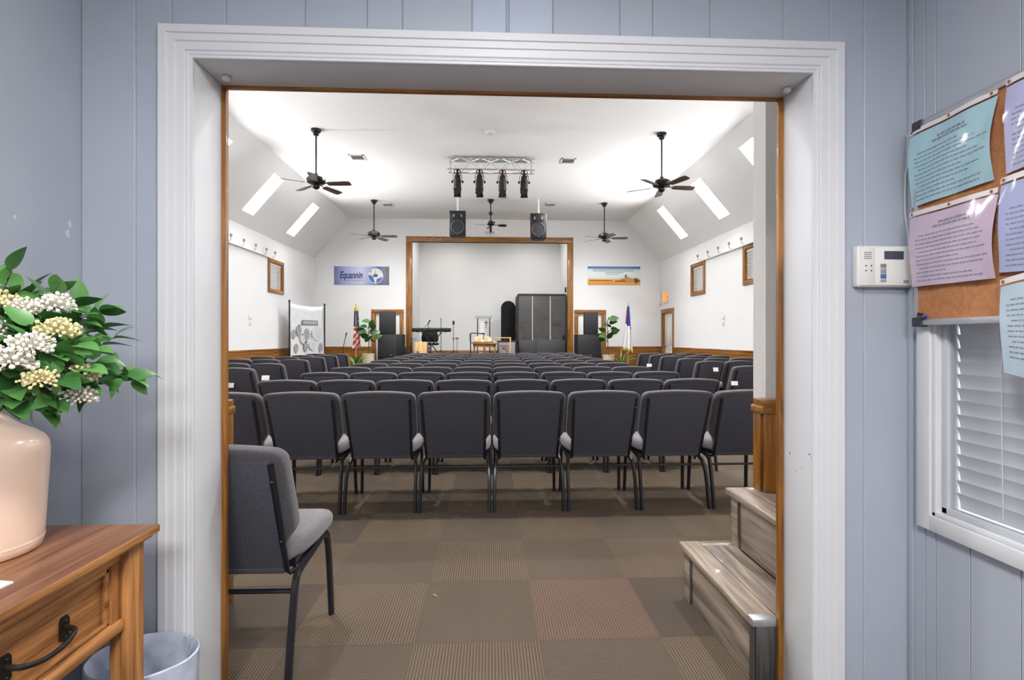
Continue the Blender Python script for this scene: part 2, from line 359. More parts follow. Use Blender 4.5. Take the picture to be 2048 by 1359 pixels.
# ================================================================== STRUCTURE: hall
HL, HR, HB = -5.31, 5.34, 15.3
EX, EZ, CXX, CZ = 5.33, 3.62, 4.26, 4.87
DZ = 2.02
struct('wall_hall_front', MB().box(HL - .1, OL - .06, 1.64, 1.65, 0, 2.6).box(OR_ + .07, HR + .1, 1.64, 1.65, 0, 2.6).box(HL - .1, WL - .13, 1.50, 1.64, 0, 2.6).box(WR + .17, HR + .1, 1.50, 1.64, 0, 2.6).box(HL - .1, HR + .1, 1.5, 1.65, 2.6, 5.0).box(OL - .06, OR_ + .07, 1.64, 1.65, OH + .08, 2.6), M_WALL)
def wall_with_holes(axis, d0, d1, a0, a1, z0, z1, holes):
    """holes: (a0,a1,z0,z1) sorted along a"""
    mb = MB()
    def bx(p, q, r, s_):
        if q - p < 1e-4 or s_ - r < 1e-4: return
        if axis == 'x': mb.box(d0, d1, p, q, r, s_)
        else: mb.box(p, q, d0, d1, r, s_)
    cur = a0
    for h in sorted(holes):
        bx(cur, h[0], z0, z1); bx(h[0], h[1], z0, h[2]); bx(h[0], h[1], h[3], z1); cur = h[1]
    bx(cur, a1, z0, z1); return mb
winL = (12.20, 12.91, 2.42, 3.06); winR1 = (12.18, 12.86, 2.42, 3.07); winR2 = (9.45, 10.14, 2.42, 3.07)
doorR = (14.30, 15.12, 0, 1.99)
struct('wall_hall_left', wall_with_holes('x', HL - .14, HL, 1.65, HB, 0, EZ + .02, [winL]), M_WALL)
struct('wall_hall_right', wall_with_holes('x', HR, HR + .14, 1.65, HB, 0, EZ + .02, [winR2, winR1, doorR]), M_WALL)
dBL = (-3.50, -2.74, 0, 1.98); dBR = (2.72, 3.49, 0, 1.98); ALC = (-2.40, 2.42, .0, 4.17)
back = MB()
hb = wall_with_holes('y', HB, HB + .12, HL - .14, HR + .14, 0, CZ + .1, [dBL, ALC, dBR])
struct('wall_hall_back', hb, M_WALL)
# alcove behind the stage opening
alc = MB(); AY = 17.16
struct('wall_alcove_back', MB().box(-2.6, 2.6, AY, AY + .1, 0, 4.7), M_WALL)
struct('wall_alcove_left', MB().box(-2.5, -2.41, HB + .12, AY, 0, 4.7), M_WALL); struct('wall_alcove_right', MB().box(2.43, 2.52, HB + .12, AY, 0, 4.7), M_WALL)
struct('ceiling_alcove', MB().box(-2.6, 2.6, HB + .12, AY + .1, 4.55, 4.7), M_CEIL)
# sloped ceilings with skylight shafts
def slope(s, name, ys, hole_y):
    mb = MB()
    d = Vector((s * (CXX - EX), 0, CZ - EZ)); L_ = d.length; d.normalize(); nrm = Vector((s * d.z * 1.0, 0, abs(d.x))) if True else None
    nrm = Vector((s * abs(d.z), 0, abs(d.x)))
    def pt(t, y, h=0): return Vector((s * EX, y, EZ)) + d * t + nrm * h
    t0, t1 = .32, 1.345
    def slab(ta, tb, ya, yb):
        mb.add([pt(ta, ya), pt(tb, ya), pt(tb, yb), pt(ta, yb), pt(ta, ya, .3), pt(tb, ya, .3), pt(tb, yb, .3), pt(ta, yb, .3)],
               [(0, 1, 2, 3), (7, 6, 5, 4), (0, 4, 5, 1), (1, 5, 6, 2), (2, 6, 7, 3), (3, 7, 4, 0)])
    cur = 1.65
    for a, b in hole_y:
        slab(-.02, L_ + .02, cur, a); slab(-.02, t0, a, b); slab(t1, L_ + .02, a, b); cur = b
    slab(-.02, L_ + .02, cur, HB)
    o = struct(name, mb, M_CEIL)
    for a, b in hole_y:
        sk = thing('skylight', '', 'skylight', tuple(pt((t0 + t1) / 2, (a + b) / 2, .1)), 0, 'skylights in the sloped ceilings')
        g = MB(); g.add([pt(t0 - .02, a - .02, .14), pt(t1 + .02, a - .02, .14), pt(t1 + .02, b + .02, .14), pt(t0 - .02, b + .02, .14), pt(t0 - .02, a - .02, .16), pt(t1 + .02, a - .02, .16), pt(t1 + .02, b + .02, .16), pt(t0 - .02, b + .02, .16)],
                        [(0, 1, 2, 3), (7, 6, 5, 4), (0, 4, 5, 1), (1, 5, 6, 2), (2, 6, 7, 3), (3, 7, 4, 0)])
        part('pane', g, M_SKY, sk, True)
        f = MB()
        for (ta, tb, ya, yb) in ((t0, t0 + .012, a, b), (t1 - .012, t1, a, b), (t0, t1, a, a + .012), (t0, t1, b - .012, b)):
            f.add([pt(ta, ya, .002), pt(tb, ya, .002), pt(tb, yb, .002), pt(ta, yb, .002), pt(ta, ya, .14), pt(tb, ya, .14), pt(tb, yb, .14), pt(ta, yb, .14)],
                  [(0, 1, 2, 3), (7, 6, 5, 4), (0, 4, 5, 1), (1, 5, 6, 2), (2, 6, 7, 3), (3, 7, 4, 0)])
        part('frame', f, M_TRIM, sk, True)
        side = 'left' if s < 0 else 'right'
        if a > 12: lb = f'bright skylight in the {side} sloped ceiling, closest to the stage wall'
        elif a > 10: lb = f'bright skylight in the {side} sloped ceiling, middle one in view'
        elif a > 8: lb = f'bright skylight in the {side} sloped ceiling, cut off by the doorway edge'
        else: lb = 'bright skylight in the sloped ceiling near the doorway, hidden from view'
        sk['label'] = lb
    return o
HY_ = [(3.85, 4.33), (6.05, 6.53), (8.28, 8.78), (10.42, 10.92), (12.66, 13.15)]
slope(-1, 'ceiling_slope_left', None, [(a + .06, b + .06) for a, b in HY_])
slope(1, 'ceiling_slope_right', None, [(a - .04, b - .04) for a, b in HY_])
struct('ceiling_hall', MB().box(-CXX - .05, CXX + .05, 1.6, HB + .1, CZ, CZ + .12), M_CEIL)
# stair partitions near the doorway
struct('wall_partition_right', MB().box(1.355, HR, 2.385, 2.50, 0, CZ), mat('partition_plaster', (224, 222, 219), .9, bump=.9, bscale=70))
struct('wall_partition_left', MB().box(HL, -1.30, 2.385, 2.50, 0, CZ), MATS['partition_plaster'])
# baseboard of the alcove, stage frame, door casings, wainscot
tf = link('trim_3', None); tf['kind'] = 'structure'
p0, p1 = at_y(813, 473, HB - .03), at_y(1146.5, 475, HB - .03)
ZT = 4.33
part('stage_frame_post', MB().box(-2.56, -2.39, HB - .035, HB, 0, ZT - .16), M_WOODZ, tf, bev=.004)
part('stage_frame_post', MB().box(2.41, 2.575, HB - .035, HB, 0, ZT - .16), M_WOODZ, tf, bev=.004)
part('stage_frame_head', MB().box(-2.56, 2.575, HB - .035, HB, ZT - .16, ZT), M_WOODX, tf, bev=.004)
part('stage_frame_return', MB().box(-2.40, -2.385, HB, HB + .12, 0, ZT - .16), M_WOODZ, tf)
part('stage_frame_return', MB().box(2.405, 2.42, HB, HB + .12, 0, ZT - .16), M_WOODZ, tf)
part('stage_frame_return', MB().box(-2.385, 2.405, HB, HB + .12, ZT - .16, ZT - .145), M_WOODX, tf)
tb = link('trim_4', None); tb['kind'] = 'structure'
WZ = .965
def wain(mb, axis, d, a0, a1, s):
    # s = side the room is on
    def bx(a, b, t, z0, z1):
        if axis == 'x': mb.box(d, d + s * t, a, b, z0, z1)
        else: mb.box(a, b, d, d + s * t, z0, z1)
    bx(a0, a1, .012, 0, WZ - .1); bx(a0, a1, .03, WZ - .035, WZ); bx(a0, a1, .02, WZ - .10, WZ - .04); bx(a0, a1, .022, 0, .12)
ml = MB(); wain(ml, 'x', HL, 2.5, HB - .02, 1); part('wainscot', ml, M_WOODY, tb, bev=.003, seg=1)
mr = MB(); wain(mr, 'x', HR, 2.5, 14.20, -1); part('wainscot', mr, M_WOODY, tb, bev=.003, seg=1)
for a, b in ((HL + .03, -3.62), (-2.62, -2.56), (3.61, HR - .001)):
    m_ = MB(); wain(m_, 'y', HB, a, b, -1); part('wainscot', m_, M_WOODX, tb, bev=.003, seg=1)
part('alcove_baseboard', MB().box(-2.4, 2.42, AY - .02, AY, .6, .80), M_WOODX, tb, bev=.003)
# doors
def door(n, axis, h, side, knob_side, trimw=.11):
    a0, a1, _, z1 = h
    d = link(f'door_{n}', None); d['kind'] = 'structure'
    def bx(mb, a, b, e0, e1, z0, z2):
        if axis == 'x': mb.box(side[0] + side[1] * e0, side[0] + side[1] * e1, a, b, z0, z2)
        else: mb.box(a, b, side[0] + side[1] * e0, side[0] + side[1] * e1, z0, z2)
        return mb
    wz = M_WOODZ; wx = M_WOODX if axis == 'y' else M_WOODY
    part('casing', bx(MB(), a0 - trimw, a0, 0, .025, 0, z1), wz, d, bev=.003); part('casing', bx(MB(), a1, a1 + trimw, 0, .025, 0, z1), wz, d, bev=.003)
    part('head_casing', bx(MB(), a0 - trimw, a1 + trimw, 0, .028, z1, z1 + .12), wx, d, bev=.003)
    jm = MB(); bx(jm, a0, a0 + .015, -.12, 0, 0, z1); bx(jm, a1 - .015, a1, -.12, 0, 0, z1); bx(jm, a0, a1, -.12, 0, z1 - .015, z1)
    part('jamb', jm, wz, d)
    leaf = MB(); bx(leaf, a0 + .017, a1 - .017, -.09, -.05, .012, z1 - .018)
    L_ = part('door_leaf', leaf, M_WHITE, d, bev=.002)
    w_ = a1 - a0
    for c0, c1 in ((.12, .46), (.54, .88)):
        for zz0, zz1 in ((.2, .85), (1.0, 1.78)):
            part('door_panel', bx(MB(), a0 + w_ * c0, a0 + w_ * c1, -.052, -.044, zz0, zz1), M_WHITE, L_, bev=.004)
    ka = a0 + .08 if knob_side < 0 else a1 - .08
    c = (side[0] - side[1] * .02, ka, 1.0) if axis == 'x' else (ka, side[0] - side[1] * .02, 1.0)
    part('door_knob', MB().ball(c, .028, 8), M_SILV, L_)
    return d
door(1, 'y', dBL, (HB, -1), 1); door(2, 'y', dBR, (HB, -1), -1); door(3, 'x', doorR, (HR, -1), 1)
# hall windows with blinds
def hall_window(n, h, X, s):
    a0, a1, z0, z1 = h; wn = link(f'window_{n}', None); wn['kind'] = 'structure'
    t = .09
    part('casing', MB().box(X, X + s * .03, a0 - t, a0, z0 - t, z1 + t), M_WOODZ, wn, bev=.003)
    part('casing', MB().box(X, X + s * .03, a1, a1 + t, z0 - t, z1 + t), M_WOODZ, wn, bev=.003)
    part('head_casing', MB().box(X, X + s * .031, a0, a1, z1, z1 + t), M_WOODY, wn, bev=.003)
    part('sill_casing', MB().box(X, X + s * .031, a0, a1, z0 - t, z0), M_WOODY, wn, bev=.003)
    j = MB(); j.box(X, X - s * .12, a0, a0 + .01, z0, z1).box(X, X - s * .12, a1 - .01, a1, z0, z1).box(X, X - s * .12, a0, a1, z0, z0 + .01).box(X, X - s * .12, a0, a1, z1 - .01, z1)
    part('window_jamb', j, M_WOODZ, wn)
    part('pane', MB().box(X - s * .115, X - s * .12, a0, a1, z0, z1), M_PANE, wn)
    bl = link('blind', None, wn)
    part('headrail', MB().box(X - s * .035, X - s * .005, a0 + .012, a1 - .012, z1 - .06, z1 - .012), M_WHITE, bl, bev=.003)
    sl = MB().box(-.0012, .0012, -(a1 - a0 - .03) / 2, (a1 - a0 - .03) / 2, -.0145, .0145); sl.xf(Matrix.Rotation(radians(22) * s, 4, 'Y'))
    me = sl.mesh('slat', M_WHITE); n_ = int((z1 - z0 - .08) / .040)
    for i in range(n_):
        link('slat', me, bl, (X - s * .02, (a0 + a1) / 2, z1 - .085 - i * .040))
    return wn
hall_window(1, winL, HL, 1); hall_window(2, winR1, HR, -1); hall_window(3, winR2, HR, -1)

# foyer window (right wall)
wn = link('window_4', None); wn['kind'] = 'structure'
cw = .045
part('casing', MB().box(WR - .02, WR, WY1, WY1 + cw, WZ0 - cw, WZ1 + cw), M_TRIM, wn, bev=.003)
part('casing', MB().box(WR - .02, WR, WY0 - cw, WY0, WZ0 - cw, WZ1 + cw), M_TRIM, wn, bev=.003)
part('sill_casing', MB().box(WR - .021, WR, WY0, WY1, WZ0 - cw, WZ0), M_TRIM, wn, bev=.003)
part('head_casing', MB().box(WR - .021, WR, WY0, WY1, WZ1, WZ1 + cw), M_TRIM, wn, bev=.003)
j = MB(); xo = WR - .012
j.box(xo, WR + .05, WY1 - .012, WY1, WZ0, WZ1).box(xo, WR + .05, WY0, WY0 + .012, WZ0, WZ1).box(xo, WR + .05, WY0, WY1, WZ0, WZ0 + .012).box(xo, WR + .05, WY0, WY1, WZ1 - .012, WZ1)
part('window_jamb', j, M_TRIM, wn, bev=.002)
j2 = MB(); j2.box(WR + .05, WR + .16, WY1 - .004, WY1, WZ0, WZ1).box(WR + .05, WR + .16, WY0, WY1, WZ0, WZ0 + .012)
part('jamb_extension', j2, M_TRIM, wn)
st = MB(); xs = WR + .006
st.box(xs, xs + .025, WY1 - .030, WY1 - .012, WZ0 + .012, WZ1 - .012).box(xs, xs + .025, WY0 + .012, WY0 + .03, WZ0 + .012, WZ1 - .012).box(xs, xs + .025, WY0, WY1, WZ0 + .012, WZ0 + .03).box(xs, xs + .025, WY0, WY1, WZ1 - .03, WZ1 - .012)
part('sash', st, mat('grey_sash', (196, 199, 204), .3), wn, bev=.002)
part('glass_pane', MB().box(xs + .010, xs + .014, WY0 + .03, WY1 - .03, WZ0 + .03, WZ1 - .03), glass('clear_glass', (.94, .95, .96), .02, 1.45, .03, .7), wn)
bl = link('blind', None, wn)
sw = WY1 - .008 - (WY0 + .03)
m_slat = mat('white_blind_vinyl', (226, 226, 228), .45)
sl = MB(); n = 6
vs = []; 
for e in (0, 1):
    for k in range(n + 1):
        t = -1 + 2 * k / n; zz = -t * .0245; xx = .0035 * (1 - t * t)
        vs.append((xx, (-1 if e == 0 else 1) * sw / 2, zz))
for e in (0, 1):
    for k in range(n + 1):
        t = -1 + 2 * k / n; zz = -t * .0245; xx = .0035 * (1 - t * t) + .0022
        vs.append((xx, (-1 if e == 0 else 1) * sw / 2, zz))
q = n + 1; fs = []
for k in range(n): fs += [(k, k + 1, q + k + 1, q + k), (2 * q + k, 3 * q + k, 3 * q + k + 1, 2 * q + k + 1), (k, 2 * q + k, 2 * q + k + 1, k + 1), (q + k, q + k + 1, 3 * q + k + 1, 3 * q + k)]
fs += [(0, q, 3 * q, 2 * q), (n, 2 * q + n, 3 * q + n, q + n)]
sl.add(vs, fs); sl.xf(Matrix.Rotation(radians(-15), 4, 'Y')); me = sl.mesh('slat', m_slat)
z = WZ0 + .045; i = 0
while z < WZ1 - .05:
    o = link('slat', me, bl, (WR + .062, (WY0 + .03 + WY1 - .008) / 2, z)); z += .0385; i += 1
    o.rotation_euler = (radians(random.uniform(-.3, .3)), 0, 0)
part('headrail', MB().box(WR + .045, WR + .08, WY0 + .02, WY1 - .01, WZ1 - .055, WZ1 - .012), m_slat, bl)
cords = MB()
for yy in (1.25, .9, .5): cords.tube([(WR + .040, yy, WZ1 - .05), (WR + .039, yy + .004, 1.1), (WR + .040, yy, .74)], .0014, 5)
part('ladder_cord', cords, m_slat, bl)
struct('wall_neighbour', MB().box(2.7, 2.8, -.6, 1.49, 0, 2.5), mat('neighbour_room_wall', (150, 152, 155), .9))

# ================================================================== carpet tiles
T = .5; x00, y00 = -.303, 1.5
cm = [carpet('carpet_plain', (74, 64, 56), (118, 105, 92), .6), carpet('carpet_ribbed', (64, 55, 47), (124, 109, 93), 1.0), carpet('carpet_pink', (78, 63, 54), (126, 106, 94), .9), carpet('carpet_dull', (68, 59, 53), (108, 97, 87), .6)]
tmb = MB().box(-T / 2 + .0008, T / 2 - .0008, -T / 2 + .0008, T / 2 - .0008, -.0012, 0)
tmes = [tmb.mesh('carpet_tile', m, bev=.0006, seg=1) for m in cm]
for j_ in range(0, 13):
    for i_ in range(-5, 6 if j_ > 1 else 3):
        if x00 + i_ * T > .95 and j_ < 2: continue
        vert = (i_ + j_) % 2 == 0
        k = 1 if vert else 0
        if (i_, j_) == (1, 1): k = 2
        if (i_, j_) in ((2, 1), (-2, 1)): k = 3  # tile right of the pink one: darker colour partly stands for shadow
        if (i_ * 7 + j_ * 3) % 5 == 0 and k == 0: k = 3
        o = link('carpet_tile', tmes[k], floor, (x00 + (i_ + .5) * T, y00 + (j_ + .5) * T, 0))
        o.rotation_euler = (0, 0, 0 if vert else pi / 2)

# ================================================================== grey wooden steps by the doorway
S1, S2 = .252, .505
stp = thing('staircase', 'weathered grey wooden steps rising to the right behind the doorway', 'stairs', (1.1, 1.95, 0))
def tread(x0, x1, z, nm):
    y0, y1 = 1.672, 2.335
    part('tread_plank', MB().box(x0 + .10, (x0 + .10 + x1) / 2 - .001, y0, y1 - .06, z - .028, z), M_STEP, stp, True, bev=.0015, seg=1)
    part('tread_plank', MB().box((x0 + .10 + x1) / 2 + .001, x1, y0, y1 - .06, z - .028, z - .0005), M_STEP, stp, True, bev=.0015, seg=1)
    part('nosing', MB().box(x0, x0 + .099, y0, y1 - .03 + .03, z - .030, z + .0015), M_STEPN, stp, True, bev=.009, seg=3)
    part('end_nosing', MB().box(x0 + .09, x1, y1 - .059, y1, z - .030, z + .001), wood('nosing_x', (104, 90, 80), (170, 150, 132), 'x', .32, .3, .9, .1), stp, True, bev=.006)
tread(.90, 1.145, S1, 1); tread(1.125, 2.05, S2, 2)
part('riser', MB().box(.925, .94, 1.674, 2.305, .0, S1 - .029), M_STEP, stp, True, bev=.001)
part('riser', MB().box(1.15, 1.165, 1.674, 2.30, S1 - .001, S2 - .029), M_STEP, stp, True, bev=.001)
part('side_board', MB().box(.94, 2.05, 2.29, 2.305, 0, S1 - .03), M_STEP, stp, True)
part('side_board', MB().box(1.165, 2.05, 2.285, 2.30, S1, S2 - .03), M_STEP, stp, True)
part('side_board', MB().box(.94, 2.05, 1.674, 1.69, 0, S1 - .03), M_STEP, stp, True)
part('side_board', MB().box(1.165, 2.05, 1.674, 1.69, S1, S2 - .03), M_STEP, stp, True)
for x, z0, z1, y in ((.918, 0, S1 - .03, 2.31), (1.143, S1, S2 - .03, 2.308)):
    part('corner_strip', MB().box(x, x + .006, y - .06, y, z0, z1).box(x, x + .05, y - .004, y + .002, z0, z1), M_STEP, stp, True, bev=.001, seg=1)
    part('metal_channel', MB().box(x + .001, x + .006, y - .075, y - .058, z0, z1), M_SILV, stp, True)
part('metal_corner', MB().box(.912, .925, 1.664, 1.71, 0, S1 - .02).box(.912, .985, 1.662, 1.672, 0, S1 - .02), mat('dull_corner_metal', (120, 120, 121), .42, .9, noise=.35, scale=4, stretch=(30, 1, 1)), stp, True, bev=.002, label='silver metal corner guard')
part('metal_cap', MB().box(.898, .985, 1.66, 1.70, S1 - .022, S1 + .006), M_ALU, stp, True, bev=.006, label='silver metal cap')

def newel(loc, label, z0, z1):
    x, y = loc
    t = thing('newel_post', label, 'post', (x, y, z0))
    part('post', MB().box(x - .042, x + .042, y - .045, y + .045, z0, z1 - .05), M_WOODZ, t, True, bev=.003)
    part('facing_board', MB().box(x - .052, x - .040, y - .02, y + .045, z0, z1 - .06), M_WOODZ, t, True, bev=.002)
    part('cap_moulding', MB().box(x - .062, x + .048, y - .055, y + .055, z1 - .065, z1 - .03), M_WOODX, t, True, bev=.008)
    part('cap', MB().box(x - .05, x + .042, y - .048, y + .048, z1 - .031, z1), M_WOODX, t, True, bev=.003)
newel((1.312, 2.335 + .048 - .10), 'orange-brown wooden newel post standing on the grey steps', S2 + .0015, .935)
newel((-1.238, 2.33), 'sliver of wooden post behind the left doorway edge', 0, .935)

# ================================================================== chairs
def arc_pts(path, r=3):
    """Catmull-Rom smoothing"""
    P = [Vector(p) for p in path]; out = []
    for i in range(len(P) - 1):
        a = P[max(i - 1, 0)]; b = P[i]; c = P[i + 1]; d = P[min(i + 2, len(P) - 1)]
        for k in range(r):
            t = k / r; out.append(.5 * ((2 * b) + (-a + c) * t + (2 * a - 5 * b + 4 * c - d) * t * t + (-a + 3 * b - 3 * c + d) * t ** 3))
    out.append(P[-1]); return out
def yb(z): return -.148 - (z - .36) * .37
def make_chair():
    t = thing('church_chair', '', 'chair', (0, 0, 0))
    # front cushion of the back: wide top, chamfered below
    hw = .2585
    out = [(-.205, .43), (.205, .43), (.207, .475), (hw, .545), (hw, .62), (hw, .78)]
    for k in range(1, 6):
        q = k / 5 * pi / 2; out.append((hw - .05 + .05 * cos(q), .80 + .045 * sin(q)))
    top = [(x, .845 + .010 * (1 - (x / .21) ** 2)) for x in (.14, .07, 0, -.07, -.14)]
    out += top
    out += [(-x, z) for x, z in reversed(out[2:11])]
    mb = MB().prism(out, 'y', -.038, .040)
    def dc(v):
        bul = .012 * max(0, 1 - (v.x / .26) ** 2) if v.y > 0 else 0
        roll = -.018 * max(0, (v.z - .78) / .07) if v.y < 0 else 0
        return Vector((v.x, v.y + yb(v.z) + .042 + bul + roll, v.z))
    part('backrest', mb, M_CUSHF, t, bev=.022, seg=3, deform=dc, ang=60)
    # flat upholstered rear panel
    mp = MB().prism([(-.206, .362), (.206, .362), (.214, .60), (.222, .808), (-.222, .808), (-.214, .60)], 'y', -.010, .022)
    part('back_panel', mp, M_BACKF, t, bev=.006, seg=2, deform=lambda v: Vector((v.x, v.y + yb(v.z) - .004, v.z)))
    part('hem', MB().box(-.205, .205, -.016, .010, .362, .384), M_BACKF, t, bev=.005, deform=lambda v: Vector((v.x, v.y + yb(v.z) - .004, v.z)))
    for s in (-1, 1):
        bar = MB().tube([(s * .2235, yb(.80) - .010, .80), (s * .219, yb(.6) - .012, .60), (s * .212, yb(.38) - .008, .375), (s * .214, yb(.36) + .012, .352), (s * .218, -.10, .352)], .0085, 6, ry=.011, up=(1, 0, 0))
        b = part('back_bar', bar, M_LEG, t)
        part('bolt', MB().ball((s * .222, yb(.735) - .020, .735), .008, 6), M_LEG, b); part('bolt', MB().ball((s * .215, yb(.50) - .020, .50), .008, 6), M_LEG, b)
        rear = arc_pts([(s * .250, -.246, 0), (s * .249, -.222, .13), (s * .247, -.192, .25), (s * .241, -.160, .315), (s * .234, -.115, .345), (s * .232, -.02, .358), (s * .232, .09, .372)], 3)
        part('leg', MB().tube(rear, .0165, 8, ry=.0115, up=(1, 0, 0), sq=.55), M_LEG, t)
        front = arc_pts([(s * .232, .09, .372), (s * .232, .15, .380), (s * .233, .185, .366), (s * .235, .200, .335), (s * .239, .212, .22), (s * .244, .226, 0)], 3)
        part('leg', MB().tube(front, .0165, 8, ry=.0115, up=(1, 0, 0), sq=.55), M_LEG, t)
    # seat cushion: rounded, wider in front
    so = [(-.205, -.14), (.205, -.14), (.245, -.04), (.256, .06)]
    for k in range(0, 6):
        q = k / 5 * pi / 2; so.append((.256 - .06 + .06 * cos(q), .20 + .055 * sin(q)))
    so += [(-x, y) for x, y in reversed(so[2:])]
    ms = MB().prism(so, 'z', .385, .468)
    def ds(v):
        dome = .012 * max(0, 1 - (v.x / .26) ** 2) * max(0, 1 - (v.y / .3) ** 2) if v.z > .43 else 0
        fr = -.018 * max(0, (v.y - .12) / .13) ** 2 if v.z > .43 else 0
        return Vector((v.x, v.y, v.z + dome + fr + .03 * (v.y / .25) * .25))
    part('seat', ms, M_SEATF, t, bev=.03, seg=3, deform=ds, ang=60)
    part('seat_pan', MB().box(-.222, .222, -.11, .18, .362, .395), M_BLACK, t)
    part('stretcher', MB().tube([(-.236, -.168, .300), (.236, -.168, .300)], .011, 8, ry=.008), M_LEG, t)
    return t
chair0 = make_chair()
for c_ in kids(chair0):
    for m_ in [c_] + kids(c_): m_.data.transform(Matrix.Diagonal((.978, 1, 1, 1)))
tree0 = tree_of(chair0); first = [True]
def place_chair(x, y, rz, label, group):
    if first[0]:
        first[0] = False; chair0.location = (x, y, 0); chair0.rotation_euler = (0, 0, rz); chair0['label'] = label
        if group: chair0['group'] = group
        return chair0
    return dup(chair0, (x, y, 0), rz, label, group, tree0)
# centre block
ROWS = 10; Y1 = 3.74; DY = .985; XC = .017; DX = .522
for r in range(ROWS):
    rw = 'nearest row' if r == 0 else ('last row before the stage' if r == ROWS - 1 else f'{ORD[r + 1]} row from the doorway')
    for k in range(8):
        if k < 4: pos = f'{ORD[k + 1]} from its left end' if k else 'at its left end'
        else: pos = f'{ORD[8 - k]} from its right end' if k < 7 else 'at its right end'
        dx = DX - (.005 if r else 0)
        place_chair(XC + .008 * r + (k - 3.5) * dx + random.uniform(-.003, .003), Y1 + r * DY + random.uniform(-.012, .012), radians(random.uniform(-.8, .8)),
                    f'charcoal chair in centre block, {rw}, {pos}', 'church chairs of the centre block')
# side blocks, rows turned towards the stage
for s, side, xs_, ys_, ang in ((-1, 'left', [-3.10, -3.20, -3.33, -3.45, -3.50, -3.55], [6.60, 7.70, 9.05, 10.25, 11.2, 12.2], radians(-11)),
                               (1, 'right', [3.40, 3.50, 3.60, 3.68, 3.74, 3.80], [6.75, 8.15, 9.2, 10.3, 11.2, 12.2], radians(11))):
    for r in range(6):
        n = 3
        for k in range(n):
            x = xs_[r] + s * k * .54 * cos(ang); y = ys_[r] + k * .54 * abs(sin(ang))
            if abs(x) > 5.0 or (s < 0 and k == 2 and r >= 4): continue
            rw = 'nearest row' if r == 0 else (f'{ORD[r + 1]} row from the doorway' if r < 5 else 'row nearest the stage')
            pos = 'beside the aisle' if k == 0 else ('middle seat' if k == 1 else 'next to the wall')
            place_chair(x, y, ang + radians(random.uniform(-1.5, 1.5)), f'charcoal chair in {side} side block, {rw}, {pos}', f'church chairs of the {side} side block')
place_chair(-.945, 2.015, radians(-1), 'lone charcoal chair just inside the doorway, cut off by the left jamb', 'church chairs of the left side block')
bpy.data.objects[[o.name for o in bpy.data.objects if o.get('label', '').startswith('lone')][0]]['group'] = 'chairs by the doorway'
# paper cards tucked at chair backs
def card(px, py, w_, h_, Y, label):
    p = at_y(px, py, Y)
    mb = MB().box(-w_ / 2, w_ / 2, -.0012, .0012, -h_ / 2, h_ / 2)
    o = solo('paper_card', mb, M_PAPER, label, 'card', tuple(p), group='paper cards tucked into chair backs', local=True); o.rotation_euler = (radians(-13), 0, radians(random.uniform(-8, 8)))
card(1469, 766, .085, .055, 6.33, 'white card on the nearest right block aisle chair back')
card(1431.5, 738.5, .085, .065, 7.78, 'white card on the chair back one row ahead of the nearest right block row')
card(1298.5, 730, .09, .05, 8.3, 'small white card near the right aisle, furthest from the doorway')
card(531, 755, .09, .06, 6.30, 'white card beside the left aisle chairs')
card(459, 770, .11, .06, 6.32, 'white card behind the nearest left block chair at the doorway edge')

# ================================================================== ceiling fans
def make_fan(nb=5, R=.62, drop=.80, ph=0.0, simple=False):
    t = thing('ceiling_fan', '', 'ceiling fan', (0, 0, 0))     # origin = ceiling point
    part('canopy', MB().lathe([(.03, -.105), (.045, -.10), (.05, -.06), (.078, -.045), (.085, -.02), (.085, 0)], n=20), M_FANM, t)
    part('downrod', MB().cyl((0, 0, -.1), (0, 0, -drop), .014, 10), M_FANM, t)
    z = -drop
    if not simple:
        part('motor', MB().lathe([(.02, z + .06), (.035, z + .05), (.04, z + .015), (.11, z + .0), (.155, z - .03), (.165, z - .07), (.150, z - .105), (.11, z - .125), (.09, z - .13)], n=24), M_FANM, t)
        part('switch_housing', MB().lathe([(.05, z - .12), (.062, z - .14), (.062, z - .185), (.045, z - .205), (.02, z - .215)], n=18), M_FANM, t)
        zb = z - .125
    else:
        part('coupling', MB().lathe([(.03, z + .28), (.05, z + .27), (.05, z + .22), (.03, z + .19)], n=14), M_FANM, t)
        part('motor', MB().lathe([(.03, z + .05), (.05, z + .04), (.085, z - .03), (.10, z - .06), (.06, z - .085)], n=20), M_FANM, t)
        part('switch_housing', MB().lathe([(.03, z - .08), (.032, z - .23), (.02, z - .27)], n=12).cyl((.0, 0, z - .27), (0, 0, z - .36), .004, 6), M_FANM, t)
        zb = z - .07
    for k in range(nb):
        a = 2 * pi * k / nb + ph
        n = 6; vs = []; fs = []
        outl = [(.20, -.052), (.26, -.062), (R - .10, -.072), (R - .02, -.066), (R, -.045), (R, .045), (R - .02, .066), (R - .10, .072), (.26, .062), (.20, .052)]
        mb = MB().prism(outl, 'z', -.003, .003)
        Mx = Matrix.Rotation(a, 4, 'Z') @ Matrix.Translation((0, 0, zb)) @ Matrix.Rotation(radians(-13), 4, 'X')
        mb.xf(Mx); b = part('blade', mb, M_BLADE if not simple else M_FANM, t)
        br = MB().prism([(.08, -.016), (.20, -.010), (.25, -.035), (.25, .035), (.20, .010), (.08, .016)], 'z', .003, .009); br.xf(Mx)
        part('blade_bracket', br, M_FANM, b)
    return t
CE = CZ
fan = make_fan(5, .62, .83, radians(-6)); ft = tree_of(fan)
fan.location = (-3.04, 8.83, CE); setp(fan, 'dark bronze ceiling fan, left side, nearer to the doorway', group='ceiling fans with brown blades')
dup(fan, (3.06, 8.73, CE), radians(11), 'dark bronze ceiling fan, right side, nearer to the doorway', None, ft)
dup(fan, (-3.07, 13.3, CE), radians(2), 'dark bronze ceiling fan, left of the hanging speakers, nearer to the stage', None, ft)
